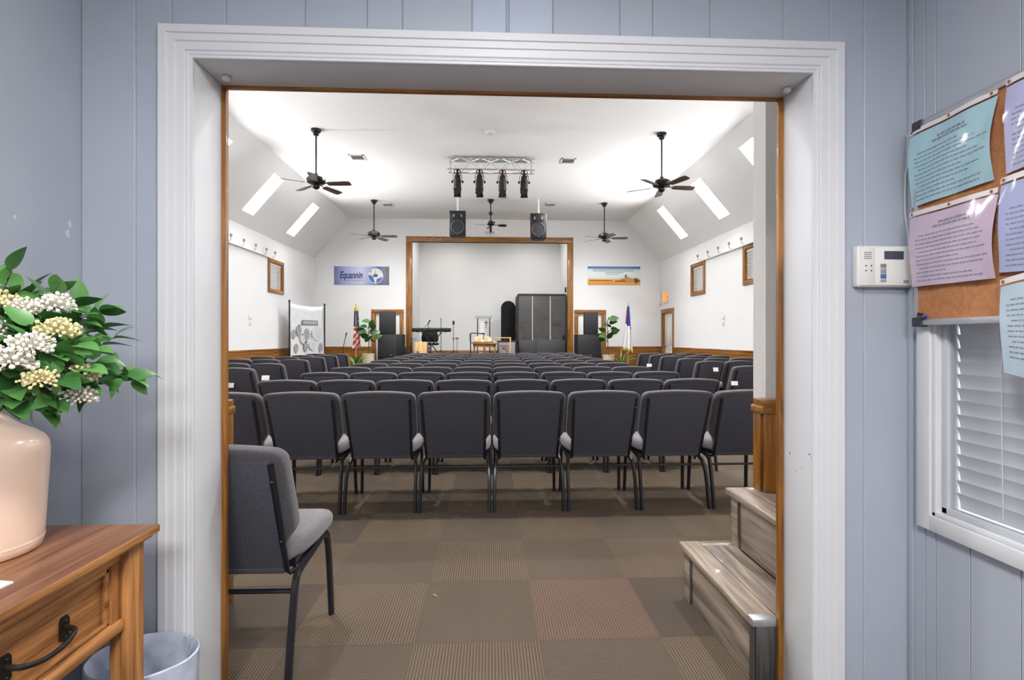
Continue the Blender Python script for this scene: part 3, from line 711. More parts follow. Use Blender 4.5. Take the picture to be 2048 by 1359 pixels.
dup(fan, (3.09, 13.3, CE), radians(-1), 'dark bronze ceiling fan, right of the hanging speakers, nearer to the stage', None, ft)
fan2 = make_fan(4, .42, .60, radians(8), True); fan2.location = (0.02, 13.1, CE); setp(fan2, 'small black ceiling fan hanging between the two speakers')

# ================================================================== lighting truss + stage lights
tx0, tx1, ty0, ty1, tz0, tz1 = -.85, .905, 9.98, 10.21, 4.61, 4.835
tr_ = thing('lighting_truss', 'silver box truss fixed under the ceiling, carrying four black spotlights', 'truss', ((tx0 + tx1) / 2, (ty0 + ty1) / 2, tz0))
for y in (ty0, ty1):
    for z in (tz0, tz1): part('chord', MB().cyl((tx0, y, z), (tx1, y, z), .014, 8), M_ALU, tr_, True)
for x in (tx0 + .05, tx1 - .06):
    m_ = MB()
    for a, b in (((ty0, tz0), (ty0, tz1)), ((ty1, tz0), (ty1, tz1)), ((ty0, tz0), (ty1, tz0)), ((ty0, tz1), (ty1, tz1))): m_.cyl((x, a[0], a[1]), (x, b[0], b[1]), .010, 6)
    part('end_frame', m_, M_ALU, tr_, True)
nn = 8; st_ = (tx1 - tx0 - .12) / nn
for k in range(nn):
    xa = tx0 + .05 + k * st_; xb = xa + st_
    za, zb = (tz0, tz1) if k % 2 else (tz1, tz0)
    part('brace', MB().cyl((xa, ty0, za), (xb, ty0, zb), .007, 6), M_ALU, tr_, True)
    part('brace', MB().cyl((xa, ty1, za), (xb, ty1, zb), .007, 6), M_ALU, tr_, True)
    ya, y_b = (ty0, ty1) if k % 2 else (ty1, ty0)
    part('brace', MB().cyl((xa, ya, tz1), (xb, y_b, tz1), .007, 6), M_ALU, tr_, True)
    part('brace', MB().cyl((xa, ya, tz0), (xb, y_b, tz0), .007, 6), M_ALU, tr_, True)
part('top_plate', MB().box(tx0 + .03, tx1 - .04, ty0 + .03, ty1 - .03, tz1 + .0, tz1 + .008), M_ALU, tr_, True)
part('mounting_bracket', MB().box(-.5, -.42, 10.05, 10.15, tz1 + .008, CE).box(.47, .55, 10.05, 10.15, tz1 + .008, CE), M_ALU, tr_, True)
M_RED = mat('red_rear_cap', (150, 20, 18), .35)
def stage_light(x, y, ztop, tilt, yawd, label):
    t = thing('stage_light', label, 'stage light', (x, y, ztop), 0, 'black spotlights hanging from the truss')
    part('clamp', MB().box(-.02, .02, -.02, .02, -.06, 0).lathe([(.022, -.02), (.022, .02)], (0, 0, -.005), 10, 'x'), M_BLACK, t, bev=.003)
    yk = MB().tube([(-.085, 0, -.24), (-.088, 0, -.12), (-.06, 0, -.07), (.06, 0, -.07), (.088, 0, -.12), (.085, 0, -.24)], .006, 6, ry=.014, up=(0, 1, 0))
    part('yoke', yk, M_BLACK, t)
    part('yoke_knob', MB().lathe([(.02, .088), (.026, .095), (.026, .115), (.018, .122)], (0, 0, -.24), 10, 'x'), M_BLACK, t)
    part('yoke_knob', MB().lathe([(.02, -.088), (.026, -.095), (.026, -.115), (.018, -.122)], (0, 0, -.24), 10, 'x'), M_BLACK, t)
    Mx = Matrix.Translation((0, 0, -.24)) @ Matrix.Rotation(radians(yawd), 4, 'Z') @ Matrix.Rotation(radians(tilt), 4, 'X')
    body = MB().lathe([(.03, .135), (.055, .13), (.062, .10), (.064, .04), (.074, .03), (.076, -.12), (.080, -.13), (.080, -.155)], n=20); body.xf(Mx)
    b = part('body', body, M_BLACK, t)
    cap = MB().lathe([(.035, .133), (.04, .145), (.028, .165), (.01, .17)], n=14); cap.xf(Mx); part('rear_cap', cap, M_RED, b, label='red rear cap')
    lens = MB().lathe([(.07, -.150), (.045, -.138), (.01, -.132)], n=18, cap=False); lens.xf(Mx); part('lens', lens, mat('lens_glass', (90, 95, 110), .08, coat=1), b)
    for k in range(4):
        fl = MB().prism([(-.055, 0), (.055, 0), (.075, -.125), (-.075, -.125)], 'y', -.0015, .0015)
        a = k * pi / 2; op = radians(-8 if k % 2 == 0 else 38)
        fl.xf(Mx @ Matrix.Rotation(a, 4, 'Z') @ Matrix.Translation((0, -.080, -.155)) @ Matrix.Rotation(op, 4, 'X')); part('barn_door', fl, M_BLACK, b)
    cb = MB()
    for q in range(2):
        pts = [(.06 * cos(a_) * (1 + .12 * q), -.03 - .02 * q, -.05 + .045 * sin(a_)) for a_ in [2 * pi * i / 14 for i in range(15)]]
        cb.tube(pts, .005, 5, cap=False, up=(0, 1, 0))
    cb.tube(arc_pts([(.05, -.02, -.06), (.07, -.04, -.13), (.04, -.06, -.12), (0, -.02, -.10)]), .004, 5)
    part('cable_loop', cb, M_DARK, t)
for (px, z_, ti, yw, lb) in ((915, 4.59, -6, 3, 'leftmost black spotlight on the truss'), (959, 4.59, -4, -4, 'second black spotlight from the left on the truss'), (1005, 4.59, 8, 2, 'third black spotlight from the left, shortest looking'), (1048, 4.59, -9, -6, 'rightmost black spotlight, hanging lowest from the truss')):
    p = at_y(px, 345, 10.0 if px < 1000 or px > 1040 else 10.0); stage_light(p.x, 9.98, z_, ti, yw, lb)

# hanging loudspeakers
def box_poly(mb, w0, w1, y0, y1, z0, z1): return mb.prism([(-w0 / 2, y0), (w0 / 2, y0), (w1 / 2, y1), (-w1 / 2, y1)], 'z', z0, z1)
def hang_speaker(x, y, ztop, rz, label, pole_dy):
    t = thing('hanging_speaker', label, 'speaker', (x, y, ztop), rz, 'black loudspeakers hanging over the stage front')
    H = .66; W = .43
    part('cabinet', box_poly(MB(), W, W * .72, -.18, .18, -H, 0), M_SPK, t, bev=.02, seg=3)
    part('waveguide', MB().prism([(-.17, -.07), (.17, -.07), (.15, -.20), (.10, -.235), (-.10, -.235), (-.15, -.20)], 'y', -.186, -.176), M_DARK, t, bev=.004)
    hr = MB()
    hr.prism([(-.115, -.10), (-.07, -.10), (-.085, -.17), (-.115, -.17)], 'y', -.192, -.184).prism([(.115, -.10), (.07, -.10), (.085, -.17), (.115, -.17)], 'y', -.192, -.184)
    part('horn_lip', hr, mat('horn_grey', (120, 122, 124), .4), t)
    part('woofer_ring', MB().lathe([(.163, -.190), (.1655, -.193), (.168, -.190), (.168, -.176), (.163, -.176), (.163, -.190)], (0, 0, -.42), 32, 'y', cap=False), mat('ring_grey', (128, 128, 126), .4), t, label='pale ring round the woofer')
    part('woofer_cone', MB().lathe([(.160, -.184), (.12, -.178), (.05, -.174), (.03, -.180), (.01, -.186)], (0, 0, -.42), 28, 'y'), mat('cone_black', (26, 26, 28), .7), t)
    part('badge', MB().box(-.012, .012, -.186, -.178, -.63, -.605), M_SILV, t)
    pl = MB().tube([(0, 0, -.005), (0, pole_dy, CE - ztop)], .022, 8); part('pole', pl, M_WHITE, t)
hang_speaker(at_y(915.5, 450, 13).x, 13.0, 4.505, radians(2), 'black loudspeaker hanging on the left, above the stage opening', .0)
hang_speaker(at_y(1077, 450, 13).x, 13.0, 4.465, radians(-6), 'black loudspeaker hanging on the right, above the stage opening', .0)

# ceiling vents, smoke detector, wall vent
def vent(px, py, label, w_=.30):
    p = at_z(px, py, CE)
    t = thing('ceiling_vent', label, 'vent', (p.x, p.y, CE), 0, 'white air vents in the flat ceiling')
    f = MB(); h = w_ / 2
    f.box(-h, h, -h, -h + .03, -.012, 0).box(-h, h, h - .03, h, -.012, 0).box(-h, -h + .03, -h, h, -.012, 0).box(h - .03, h, -h, h, -.012, 0)
    part('frame', f, M_WHITE, t); part('backing', MB().box(-h + .02, h - .02, -h + .02, h - .02, -.002, -.001), mat('vent_shadow', (90, 90, 92), .8), t)
    me = MB().box(-h + .03, h - .03, -.011, .011, -.009, -.007).mesh('louvre', M_WHITE)
    for k in range(7):
        o = link('louvre', me, t, (0, -h + .05 + k * (w_ - .1) / 6, 0)); o.rotation_euler = (radians(25), 0, 0)
vent(715, 314, 'white ceiling vent left of the truss, nearer the left fan'); vent(1136, 321, 'white ceiling vent right of the truss')
vent(775, 409, 'white ceiling vent beside the far left fan'); vent(1100, 409, 'white ceiling vent above the right hanging speaker'); vent(1006, 395.5, 'white ceiling vent above the small black fan', .22)
p = at_z(981, 264, CE); sd = thing('smoke_detector', 'round white smoke detector on the flat ceiling, nearest the doorway', 'smoke detector', (p.x, p.y, CE))
part('base', MB().lathe([(.10, 0), (.10, -.012), (.09, -.015)], n=24), M_WHITE, sd); part('cover', MB().lathe([(.085, -.014), (.082, -.03), (.06, -.042), (.02, -.045)], n=24), M_WHITE, sd)
p = at_y(980, 465, HB - .01); wv = thing('wall_vent', 'small white vent grille on the wall above the stage frame', 'vent', (p.x, HB - .004, p.z))
part('frame', MB().box(-.16, .16, -.008, 0, -.05, .05), M_WHITE, wv, bev=.002)
for k in range(4): part('louvre', MB().box(-.14, .14, -.014, -.008, -.04 + k * .022, -.028 + k * .022), mat('vent_grey', (176, 176, 176), .6), wv)

# ledge rails with uplight brackets
for s, X, y0, y1, lb in ((-1, HL, 2.5, 12.11, 'left'), (1, HR, 2.5, 12.3, 'right')):
    solo('wall_ledge', MB().box(X, X - s * .05, y0, y1, RAIL_Z - .02, RAIL_Z + .012), M_WHITE, f'long thin white ledge high on the {lb} wall of the hall', 'ledge', (X, (y0 + y1) / 2, RAIL_Z), bev=.003)
ug = None
def uplight(s, y, label, grp):
    X = HL if s < 0 else HR
    t = thing('uplight', label, 'light', (X - s * .03, y, RAIL_Z + .02), 0, grp)
    part('bracket', MB().tube(arc_pts([(s * .03, 0, .0), (-s * .03, 0, .01), (-s * .05, 0, .05), (-s * .04, 0, .09)]), .006, 6), mat('bracket_grey', (140, 138, 136), .4), t)
    part('lamp_head', MB().lathe([(.012, .085), (.022, .09), (.026, .13), (.024, .14), (.01, .13)], (-s * .05, 0, 0), 12), mat('lamp_head_grey', (150, 146, 142), .4, .3), t)
for i, (s, y) in enumerate([u for u in UPL if u[0] < 0]): uplight(s, y, f'small grey uplight on left wall ledge, {ORD[i + 1]} from the doorway edge', 'small uplights on the left wall ledge')
for i, (s, y) in enumerate(sorted([u for u in UPL if u[0] > 0], key=lambda q: q[1])): uplight(s, y, f'small grey uplight on right wall ledge, {ORD[i + 1]} from the doorway edge', 'small uplights on the right wall ledge')
for s, y in UPH: uplight(s, y, 'small grey uplight on the wall ledge, hidden behind the doorway edge', 'hidden uplights')

# ================================================================== banners on the back wall
def text_mesh(s, size, shear=0, name='lettering', m=M_INK, ext=.0008, sx=1, align='LEFT'):
    cu = bpy.data.curves.new(name, 'FONT'); cu.body = s; cu.size = size; cu.shear = shear; cu.extrude = ext; cu.align_x = align; cu.resolution_u = 3; cu.offset = size * .022
    o = bpy.data.objects.new(name, cu); C.objects.link(o); dg = bpy.context.evaluated_depsgraph_get()
    me = bpy.data.meshes.new_from_object(o.evaluated_get(dg)); bpy.data.objects.remove(o); me.materials.clear(); me.materials.append(m)
    for v in me.vertices: v.co.x *= sx
    return me
def grad_mat(name, stops, axis='X', length=1.6, noise=.12, scale=3):
    m = bpy.data.materials.new(name); m.use_nodes = True; N = m.node_tree.nodes; L = m.node_tree.links; b = N['Principled BSDF']; b.inputs['Roughness'].default_value = .4
    tc = N.new('ShaderNodeTexCoord'); sp = N.new('ShaderNodeSeparateXYZ'); L.new(tc.outputs['Object'], sp.inputs[0])
    n = N.new('ShaderNodeTexNoise'); n.inputs['Scale'].default_value = scale; L.new(tc.outputs['Object'], n.inputs['Vector'])
    a = N.new('ShaderNodeMath'); a.operation = 'MULTIPLY_ADD'; a.inputs[1].default_value = 1 / length; a.inputs[2].default_value = .5 - noise / 2; L.new(sp.outputs[axis], a.inputs[0])
    c = N.new('ShaderNodeMath'); c.operation = 'MULTIPLY_ADD'; c.inputs[1].default_value = noise; L.new(n.outputs['Fac'], c.inputs[0]); L.new(a.outputs[0], c.inputs[2])
    r = N.new('ShaderNodeValToRGB'); cr = r.color_ramp
    while len(cr.elements) < len(stops): cr.elements.new(.5)
    for e, (p_, col) in zip(cr.elements, stops): e.position = p_; e.color = (*lin(col), 1)
    L.new(c.outputs[0], r.inputs[0]); L.new(r.outputs[0], b.inputs['Base Color']); return m
by = HB - .012
b1 = thing('banner', 'blue banner reading Equannin with a round emblem, left on the back wall', 'banner', (-3.90, by, 3.125))
part('sheet', MB().box(-.825, .825, -.006, .010, -.278, .278), grad_mat('banner_blue', [(0, (104, 114, 166)), (.2, (166, 174, 214)), (.5, (204, 208, 232)), (.68, (150, 158, 204)), (.8, (78, 96, 150)), (.93, (120, 122, 140)), (1, (90, 92, 104))], length=1.65, noise=.1), b1, bev=.002)
M_NAVY = mat('navy_ink', (38, 44, 96), .6)
o = link('lettering', text_mesh('Equannin', .30, .25, m=M_NAVY, sx=.63), b1, (-.66, -.0075, -.085)); o.rotation_euler = (pi / 2, 0, 0)
o = link('subtitle', text_mesh('~ ------------------------- ~', .075, .1, m=M_NAVY, sx=.75), b1, (-.48, -.0075, -.17)); o.rotation_euler = (pi / 2, 0, 0)
em = MB().lathe([(.0, -.008), (.232, -.008), (.232, -.0065)], (.42, 0, -.01), 40, 'y', cap=False)
e1 = part('emblem', em, mat('emblem_white', (222, 226, 226), .5), b1)
arc = [(.42 + .215 * cos(a), -.01 + .215 * sin(a)) for a in [radians(170 + i * 12) for i in range(9)]] + [(.42, -.07), (.30, .0)]
part('emblem_blue', MB().prism(arc, 'y', -.0095, -.008), mat('emblem_blue', (52, 118, 178), .5), e1)
arc = [(.42 + .215 * cos(a), -.01 + .215 * sin(a)) for a in [radians(275 + i * 11) for i in range(8)]] + [(.45, -.10)]
part('emblem_blue', MB().prism(arc, 'y', -.0095, -.008), mat('emblem_navy', (84, 104, 168), .5), e1)
part('emblem_star', MB().prism([(.42, .26), (.445, .05), (.42, .02), (.395, .05)], 'y', -.0115, -.0095), mat('emblem_gold', (222, 190, 130), .5), e1)
part('emblem_star', MB().prism([(.42, -.27), (.475, -.04), (.42, .0), (.345, -.03)], 'y', -.0112, -.0095), mat('emblem_pale', (236, 226, 206), .5), e1)
part('emblem_eye', MB().prism([(.42 + .075 * cos(a), .0 + .05 * sin(a)) for a in [2 * pi * i / 16 for i in range(16)]], 'y', -.0125, -.0112), mat('emblem_eye', (70, 92, 140), .5), e1)
part('emblem_dot', MB().prism([(.27 + .03 * cos(a), .12 + .035 * sin(a)) for a in [2 * pi * i / 12 for i in range(12)]], 'y', -.0095, -.008), mat('emblem_tan', (180, 150, 110), .5), e1)
b2 = thing('banner', 'blue sky and orange sand banner, right on the back wall', 'banner', (3.855, by, 3.165))
part('sheet', MB().box(-.825, .825, -.006, .010, -.285, .285), grad_mat('banner_sand', [(0, (226, 160, 62)), (.2, (232, 160, 76)), (.33, (240, 190, 120)), (.36, (206, 222, 226)), (.6, (226, 230, 228)), (.82, (206, 220, 228)), (.90, (60, 128, 180)), (1, (34, 108, 164))], 'Z', .57, .05, 2), b2, bev=.002)
M_GT = mat('grey_print', (120, 132, 140), .7)
for i, (x0, x1, z) in enumerate([(-.68, .56, .235), (-.66, .60, .185), (-.66, .60, .135), (-.28, .30, .085), (-.25, .16, .035)]):
    rnd = random.Random(i); mb = MB(); x = x0
    while x < x1:
        w_ = rnd.uniform(.03, .08); mb.box(x, min(x + w_, x1), -.0075, -.006, z, z + .02); x += w_ + .012
    part('print_line', mb, M_GT, b2)
part('print_line', MB().box(-.78, -.05, -.0075, -.006, -.165, -.14), mat('brown_print', (110, 76, 26), .7), b2)
part('print_line', MB().box(.03, .36, -.0075, -.006, -.19, -.155), mat('rust_print', (124, 62, 32), .7), b2)
part('picture_mound', MB().prism([(.15, -.14), (.22, -.10), (.32, -.07), (.36, .0), (.44, -.05), (.62, -.10), (.70, -.2), (.40, -.22)], 'y', -.0072, -.006), mat('sand_mound', (196, 140, 84), .7), b2)
part('picture_peak', MB().prism([(.32, -.02), (.37, .04), (.42, -.03)], 'y', -.0085, -.0072), mat('dark_peak', (80, 74, 66), .7), b2)
part('picture_block', MB().prism([(.62, -.08), (.72, -.08), (.82, -.17), (.66, -.25)], 'y', -.0085, -.0072), mat('brown_block', (120, 78, 44), .7), b2)

# exit light, wall plates, small box
t = thing('exit_light', 'small glowing orange exit light high beside the far right door', 'exit light', (HR - .02, 14.84, 2.48))
part('housing', MB().box(-.02, .02, -.20, .20, -.02, .17), M_WHITE, t, bev=.004)
part('lit_face', MB().box(-.028, -.020, -.17, .17, -.16, .14), mat('exit_glow', (244, 134, 52), .5, emit=.42), t, bev=.002)
part('bracket', MB().box(-.02, .02, -.20, .20, -.17, -.15), M_WHITE, t)
t = thing('junction_box', 'small white box with thin conduit in the right back corner', 'box', (HR - .05, HB - .03, 2.30))
part('box', MB().box(-.04, .04, -.03, .02, -.03, .04), M_WHITE, t, bev=.004); part('conduit', MB().cyl((.02, .01, .04), (.02, .01, .55), .008, 6), M_WHITE, t)
for s, X, Y_, Z_, lb in ((-1, HL, 11.24, 1.62, 'left'), (1, HR, 11.14, 1.64, 'right')):
    t = thing('wall_plate', f'white thermostat and switch plates on the {lb} wall of the hall', 'switch', (X - s * .008, Y_, Z_))
    part('thermostat', MB().box(-.012, .012, -.07, .06, .02, .11), mat('offwhite', (226, 226, 225), .5), t, bev=.004)
    pl_ = part('plate', MB().box(-.008, .006, -.05, .03, -.12, -.01), mat('offwhite2', (224, 224, 223), .5), t, bev=.002)
    part('toggle', MB().box(-s * .016, -s * .006, -.02, .0, -.08, -.05), M_WHITE, pl_)

# ================================================================== stage platform and instruments
ZS = .60
struct('floor_stage', MB().box(-2.39, 2.41, 14.35, AY, 0, ZS), mat('stage_carpet', (92, 80, 70), .95, noise=.15, scale=80))
def stand_tripod(t, x, y, z0, h, r=.25, pr=.01, nl=3):
    part('pole', MB().cyl((0, 0, .12), (0, 0, h), pr, 8), M_BLACK, t)
    for k in range(nl):
        a = 2 * pi * k / nl + .5; part('leg', MB().tube([(0, 0, .28), (r * cos(a), r * sin(a), .008)], pr * .8, 6), M_BLACK, t)
def microphone(parent, p, d, L_=.17):
    d = Vector(d).normalized(); p = Vector(p)
    m_ = part('microphone', MB().tube([p, p + d * L_ * .7], [.011, .016], 10), M_BLACK, parent); part('grille', MB().ball(p + d * (L_ * .82), .025, 8), M_MESH, m_)
# keyboard
kx0, kx1 = at_y(825, 660, 15.0).x, at_y(902, 660, 15.0).x; kz = at_y(860, 664, 15.0).z
kc = (kx0 + kx1) / 2; kw = kx1 - kx0
t = thing('keyboard', 'long black electronic keyboard on its stand, at the left of the stage', 'keyboard', (kc, 15.0, kz))
part('case', MB().box(-kw / 2, kw / 2, -.16, .16, .012, .125), M_BLACK, t, bev=.02, seg=3)
part('key_bed', MB().box(-kw / 2 + .1, kw / 2 - .1, .02, .155, .12, .13), mat('ivory_keys', (226, 224, 216), .3), t)
bk = MB()
for k in range(25): bk.box(-kw / 2 + .13 + k * .037, -kw / 2 + .148 + k * .037, .02, .10, .13, .137)
part('black_keys', bk, M_DARK, t, kind='stuff')
part('rear_label_strip', MB().box(-.22, .05, -.163, -.158, .06, .10), mat('dark_grey_strip', (50, 50, 54), .4), t)
for s in (-1, 1): part('foot', MB().box(s * kw * .36 - .03, s * kw * .36 + .03, -.10, .10, 0, .014), M_DARK, t)
t = thing('keyboard_stand', 'black folding X stand under the electronic keyboard', 'stand', (kc, 15.0, ZS)); hh = kz - ZS
part('leg', MB().tube([(-.30, -.05, .02), (.28, -.05, hh - .015)], .016, 8), M_BLACK, t); part('leg', MB().tube([(.30, .05, .02), (-.28, .05, hh - .015)], .016, 8), M_BLACK, t)
for nm, x, z in (('foot', -.30, .015), ('foot', .30, .015), ('rest', -.28, hh - .015), ('rest', .28, hh - .015)): part(nm, MB().box(x - .015, x + .015, -.17, .17, z - .015, z + .015), M_BLACK, t, bev=.004)
part('pivot', MB().cyl((0, -.07, hh / 2), (0, .07, hh / 2), .02, 10), M_SILV, t)
# black padded chair behind keyboard
p = at_y(860, 680, 15.65); t = thing('office_chair', 'black high-backed chair behind the electronic keyboard', 'chair', (p.x, 15.65, ZS))
part('backrest', MB().prism([(-.24, .50), (.24, .50), (.27, .62), (.23, .80), (.20, .88), (.12, .90), (-.12, .90), (-.20, .88), (-.23, .80), (-.27, .62)], 'y', -.05, .03), M_BLACK, t, bev=.02)
part('seat', MB().box(-.25, .25, -.05, .42, .40, .48), M_BLACK, t, bev=.025); part('column', MB().cyl((0, .18, .08), (0, .18, .40), .03, 10), M_SILV, t)
for k in range(5):
    a = 2 * pi * k / 5; part('leg', MB().tube([(0, .18, .11), (.25 * cos(a), .18 + .25 * sin(a), .05)], .016, 6).ball((.25 * cos(a), .18 + .25 * sin(a), .03), .03, 6), M_BLACK, t)
# microphones
p = at_y(856, 700, 14.7); t = thing('microphone_stand', 'black boom microphone stand in front of the keyboard', 'microphone stand', (p.x, 14.77, ZS))
hz = at_y(856, 650, 14.7).z - ZS; stand_tripod(t, 0, 0, 0, hz, .06); part('boom', MB().cyl((-.12, 0, hz - .06), (.03, -.02, hz + .05), .008, 6), M_BLACK, t); microphone(t, (-.02, -.02, hz + .02), (.5, -.1, .85), .16)
p = at_y(882, 700, 14.75); t = thing('microphone_stand', 'plain straight black pole stand right of the keyboard centre', 'stand', (p.x, 14.75, ZS)); stand_tripod(t, 0, 0, 0, at_y(882, 637, 14.75).z - ZS, pr=.009); part('tip', MB().ball((0, 0, at_y(882, 637, 14.75).z - ZS), .014, 6), M_DARK, t)
p = at_y(907, 700, 14.8); hz = at_y(907, 648, 14.8).z - ZS; t = thing('microphone_stand', 'free-standing black tripod microphone stand between keyboard and lectern', 'microphone stand', (p.x, 14.8, ZS)); stand_tripod(t, 0, 0, 0, hz, .24, .008); part('clutch', MB().cyl((0, 0, hz * .55), (0, 0, hz * .62), .016, 8), M_BLACK, t); part('clip', MB().box(-.03, .03, -.02, .02, hz - .01, hz + .10), M_DARK, t, bev=.006)
p = at_y(914, 700, 15.2); hz = at_y(914, 676, 15.2).z - ZS; t = thing('music_stand', 'short thin grey stand behind the tripod microphone stand', 'stand', (p.x, 15.2, ZS)); stand_tripod(t, 0, 0, 0, hz, .18, .006); part('head', MB().box(-.05, .05, -.01, .01, hz - .03, hz + .03), M_SILV, t, bev=.004)
p = at_y(686, 700, 13.8); t = thing('microphone_stand', 'slim black microphone stand leaning beside the American flag', 'microphone stand', (p.x, 13.8, 0)); part('base', MB().lathe([(.13, 0), (.13, .015), (.02, .04)], n=20), M_BLACK, t); part('pole', MB().tube([(0, 0, .02), (0, 0, .95), (.075, 0, 1.28)], .009, 6), M_BLACK, t); microphone(t, (.068, 0, 1.25), (.25, -.1, .9), .13)
# tan guitar-like cajon / seat
p = at_y(840, 700, 14.55); z1 = at_y(840, 683, 14.55).z; t = thing('wooden_box_drum', 'pale wooden box drum in front of the keyboard', 'drum', (p.x + .03, 14.55, ZS)); M_PINE = wood('pale_pine', (196, 150, 92), (236, 200, 144), 'z', .4, .2)
part('front_board', MB().prism([(-.15, .0), (.17, .0), (.17, z1 - ZS), (-.15, z1 - ZS)], 'y', -.15, -.14), M_PINE, t, bev=.004); part('body', MB().box(-.16, .18, -.14, .15, 0, z1 - ZS - .002), M_PINE, t, bev=.004)
part('curved_edge', MB().prism([(-.15, z1 - ZS), (-.19, (z1 - ZS) * .5), (-.16, .02), (-.13, .02), (-.13, z1 - ZS)], 'y', -.13, .1), M_PINE, t, bev=.004)
part('sound_hole', MB().prism([(-.06, .1), (-.04, .16), (-.06, .24), (-.09, .26), (-.10, .2), (-.09, .13)], 'y', -.155, -.150), M_DARK, t)
# cymbal at left
p = at_y(824, 677, 14.95); t = thing('cymbal_stand', 'thin dark cymbal on a stand by the left stage frame', 'cymbal', (p.x, 14.95, ZS)); hz = p.z - ZS; stand_tripod(t, 0, 0, 0, hz, .14, .008); part('cymbal', MB().lathe([(.005, hz + .012), (.04, hz + .012), (.06, hz + .002), (.20, hz - .006), (.20, hz - .009), (.005, hz)], n=28), mat('dark_bronze', (60, 54, 44), .3, .8), t)
# floor monitor wedge left of opening
p = at_y(812, 700, 14.6); t = thing('monitor_wedge', 'black wedge floor monitor right of the left speaker stack', 'speaker', (p.x + .02, 14.62, ZS)); part('cabinet', MB().prism([(-.17, 0), (.22, 0), (.02, .30), (-.17, .38)], 'y', -.16, .16), M_SPK, t, bev=.01); part('badge', MB().box(-.01, .02, -.166, -.16, .06, .09), M_SILV, t)
# acrylic lectern
t = thing('clear_lectern', 'clear acrylic lectern with black posts and a small cross, centre stage', 'lectern', (at_y(967, 700, 15.6).x, 15.6, ZS)); M_ACR = glass('acrylic', (.86, .88, .9), .08, 1.3, .06); zt = at_y(967, 634, 15.6).z - ZS
part('top', MB().prism([(-.28, zt + .03), (.28, zt + .03), (.24, zt - .05), (-.24, zt - .05)], 'y', -.18, .18), M_ACR, t, bev=.008)
for x in (-.185, .195): part('post', MB().cyl((x, -.04, .03), (x, -.04, zt - .04), .016, 10), M_BLACK, t)
part('base', MB().box(-.26, .26, -.2, .2, 0, .03), M_ACR, t, bev=.005); part('front_sheet', MB().box(-.10, .02, -.055, -.048, .30, zt - .10), M_WHITE, t)
part('shelf', MB().box(-.17, .17, -.03, .16, zt - .34, zt - .325), M_ACR, t)
part('cross', MB().box(.075, .10, -.062, -.05, zt - .30, zt - .10).box(.03, .145, -.062, -.05, zt - .185, zt - .155), mat('cross_brown', (120, 62, 34), .5), t, label='brown wooden cross')
# black tubular trolley
p0_ = at_y(941, 700, 14.95); t = thing('tubular_rack', 'black tubular rack beside the communion table', 'rack', (p0_.x, 14.95, ZS)); zz = at_y(941, 666, 14.95).z - ZS
part('frame', MB().tube(arc_pts([(0, 0, 0), (0, 0, zz * .6), (-.02, 0, zz * .92), (.02, 0, zz), (.20, 0, zz), (.42, 0, zz - .02)]), .014, 8).cyl((0, 0, zz * .62), (.40, 0, zz * .62), .011, 8).cyl((.40, 0, 0), (.40, 0, zz), .014, 8), M_BLACK, t)
part('frame', MB().tube([(0, .35, 0), (0, .35, zz), (.42, .35, zz)], .014, 8).cyl((.40, .35, 0), (.40, .35, zz), .014, 8).cyl((0, 0, zz * .3), (0, .35, zz * .3), .011, 6), M_BLACK, t)
# communion table
xa, xb = at_y(945, 690, 14.6).x, at_y(993, 690, 14.6).x; zt = at_y(970, 685, 14.6).z; t = thing('communion_table', 'small brown wooden table at centre stage', 'table', ((xa + xb) / 2, 14.6, ZS)); hw_ = (xb - xa) / 2
part('table_top', MB().box(-hw_, hw_, -.22, .22, zt - ZS - .04, zt - ZS), M_WOODX, t, bev=.006); part('apron', MB().box(-hw_ + .03, hw_ - .03, -.19, -.17, zt - ZS - .12, zt - ZS - .04), M_WOODX, t)
part('apron', MB().box(-hw_ + .03, hw_ - .03, .17, .19, zt - ZS - .12, zt - ZS - .04), M_WOODX, t)
for x in (-hw_ + .05, hw_ - .05):
    for y in (-.17, .17): part('leg', MB().box(x - .02, x + .02, y - .02, y + .02, 0, zt - ZS - .04), M_WOODZ, t, bev=.003)
part('centre_post', MB().box(-.02, .03, -.20, -.17, 0, zt - ZS - .04), M_WOODZ, t)
Mcl = mat('cream_paper', (214, 196, 158), .8, noise=.1, scale=20); tx = (xa + xb) / 2
bk_ = thing('open_book', 'large open cream-paged book propped on the communion table', 'book', (tx - .03, 14.64, zt))
part('page_block', MB().prism([(-.30, .02), (-.24, .18), (-.02, .23), (-.01, .01)], 'y', -.05, .05), Mcl, bk_, bev=.01); part('page_block', MB().prism([(.01, .01), (.02, .23), (.22, .16), (.27, .02)], 'y', -.05, .05), Mcl, bk_, bev=.01); part('cover', MB().prism([(-.32, 0), (.29, 0), (.27, .02), (-.30, .02)], 'y', -.06, .06), mat('book_brown', (110, 70, 40), .6), bk_)
for i, (px, r_, cc, lb) in enumerate(((953, .045, (200, 176, 140), 'tan ball ornament at the left end of the communion table'), (965.5, .05, (236, 232, 222), 'white ball ornament on the middle of the communion table'), (979, .06, (232, 214, 178), 'cream ball ornament at the right of the communion table'))):
    p = at_y(px, 685, 14.47); solo('ball_ornament', MB().ball((0, 0, r_ * .9), r_, 10, (1.1, 1, .9)), mat(f'ball{i}', cc, .6, noise=.1, scale=30), lb, 'ornament', (p.x, 14.47, zt), local=True, group='ornaments on the communion table')
p = at_y(961, 700, 14.35); t = thing('white_stool', 'white slanted panel leaning below the communion table', 'panel', (p.x, 14.38, ZS)); part('panel', MB().prism([(-.10, 0), (.10, 0), (.07, .20), (-.04, .20)], 'y', -.01, .01), M_WHITE, t, bev=.003)
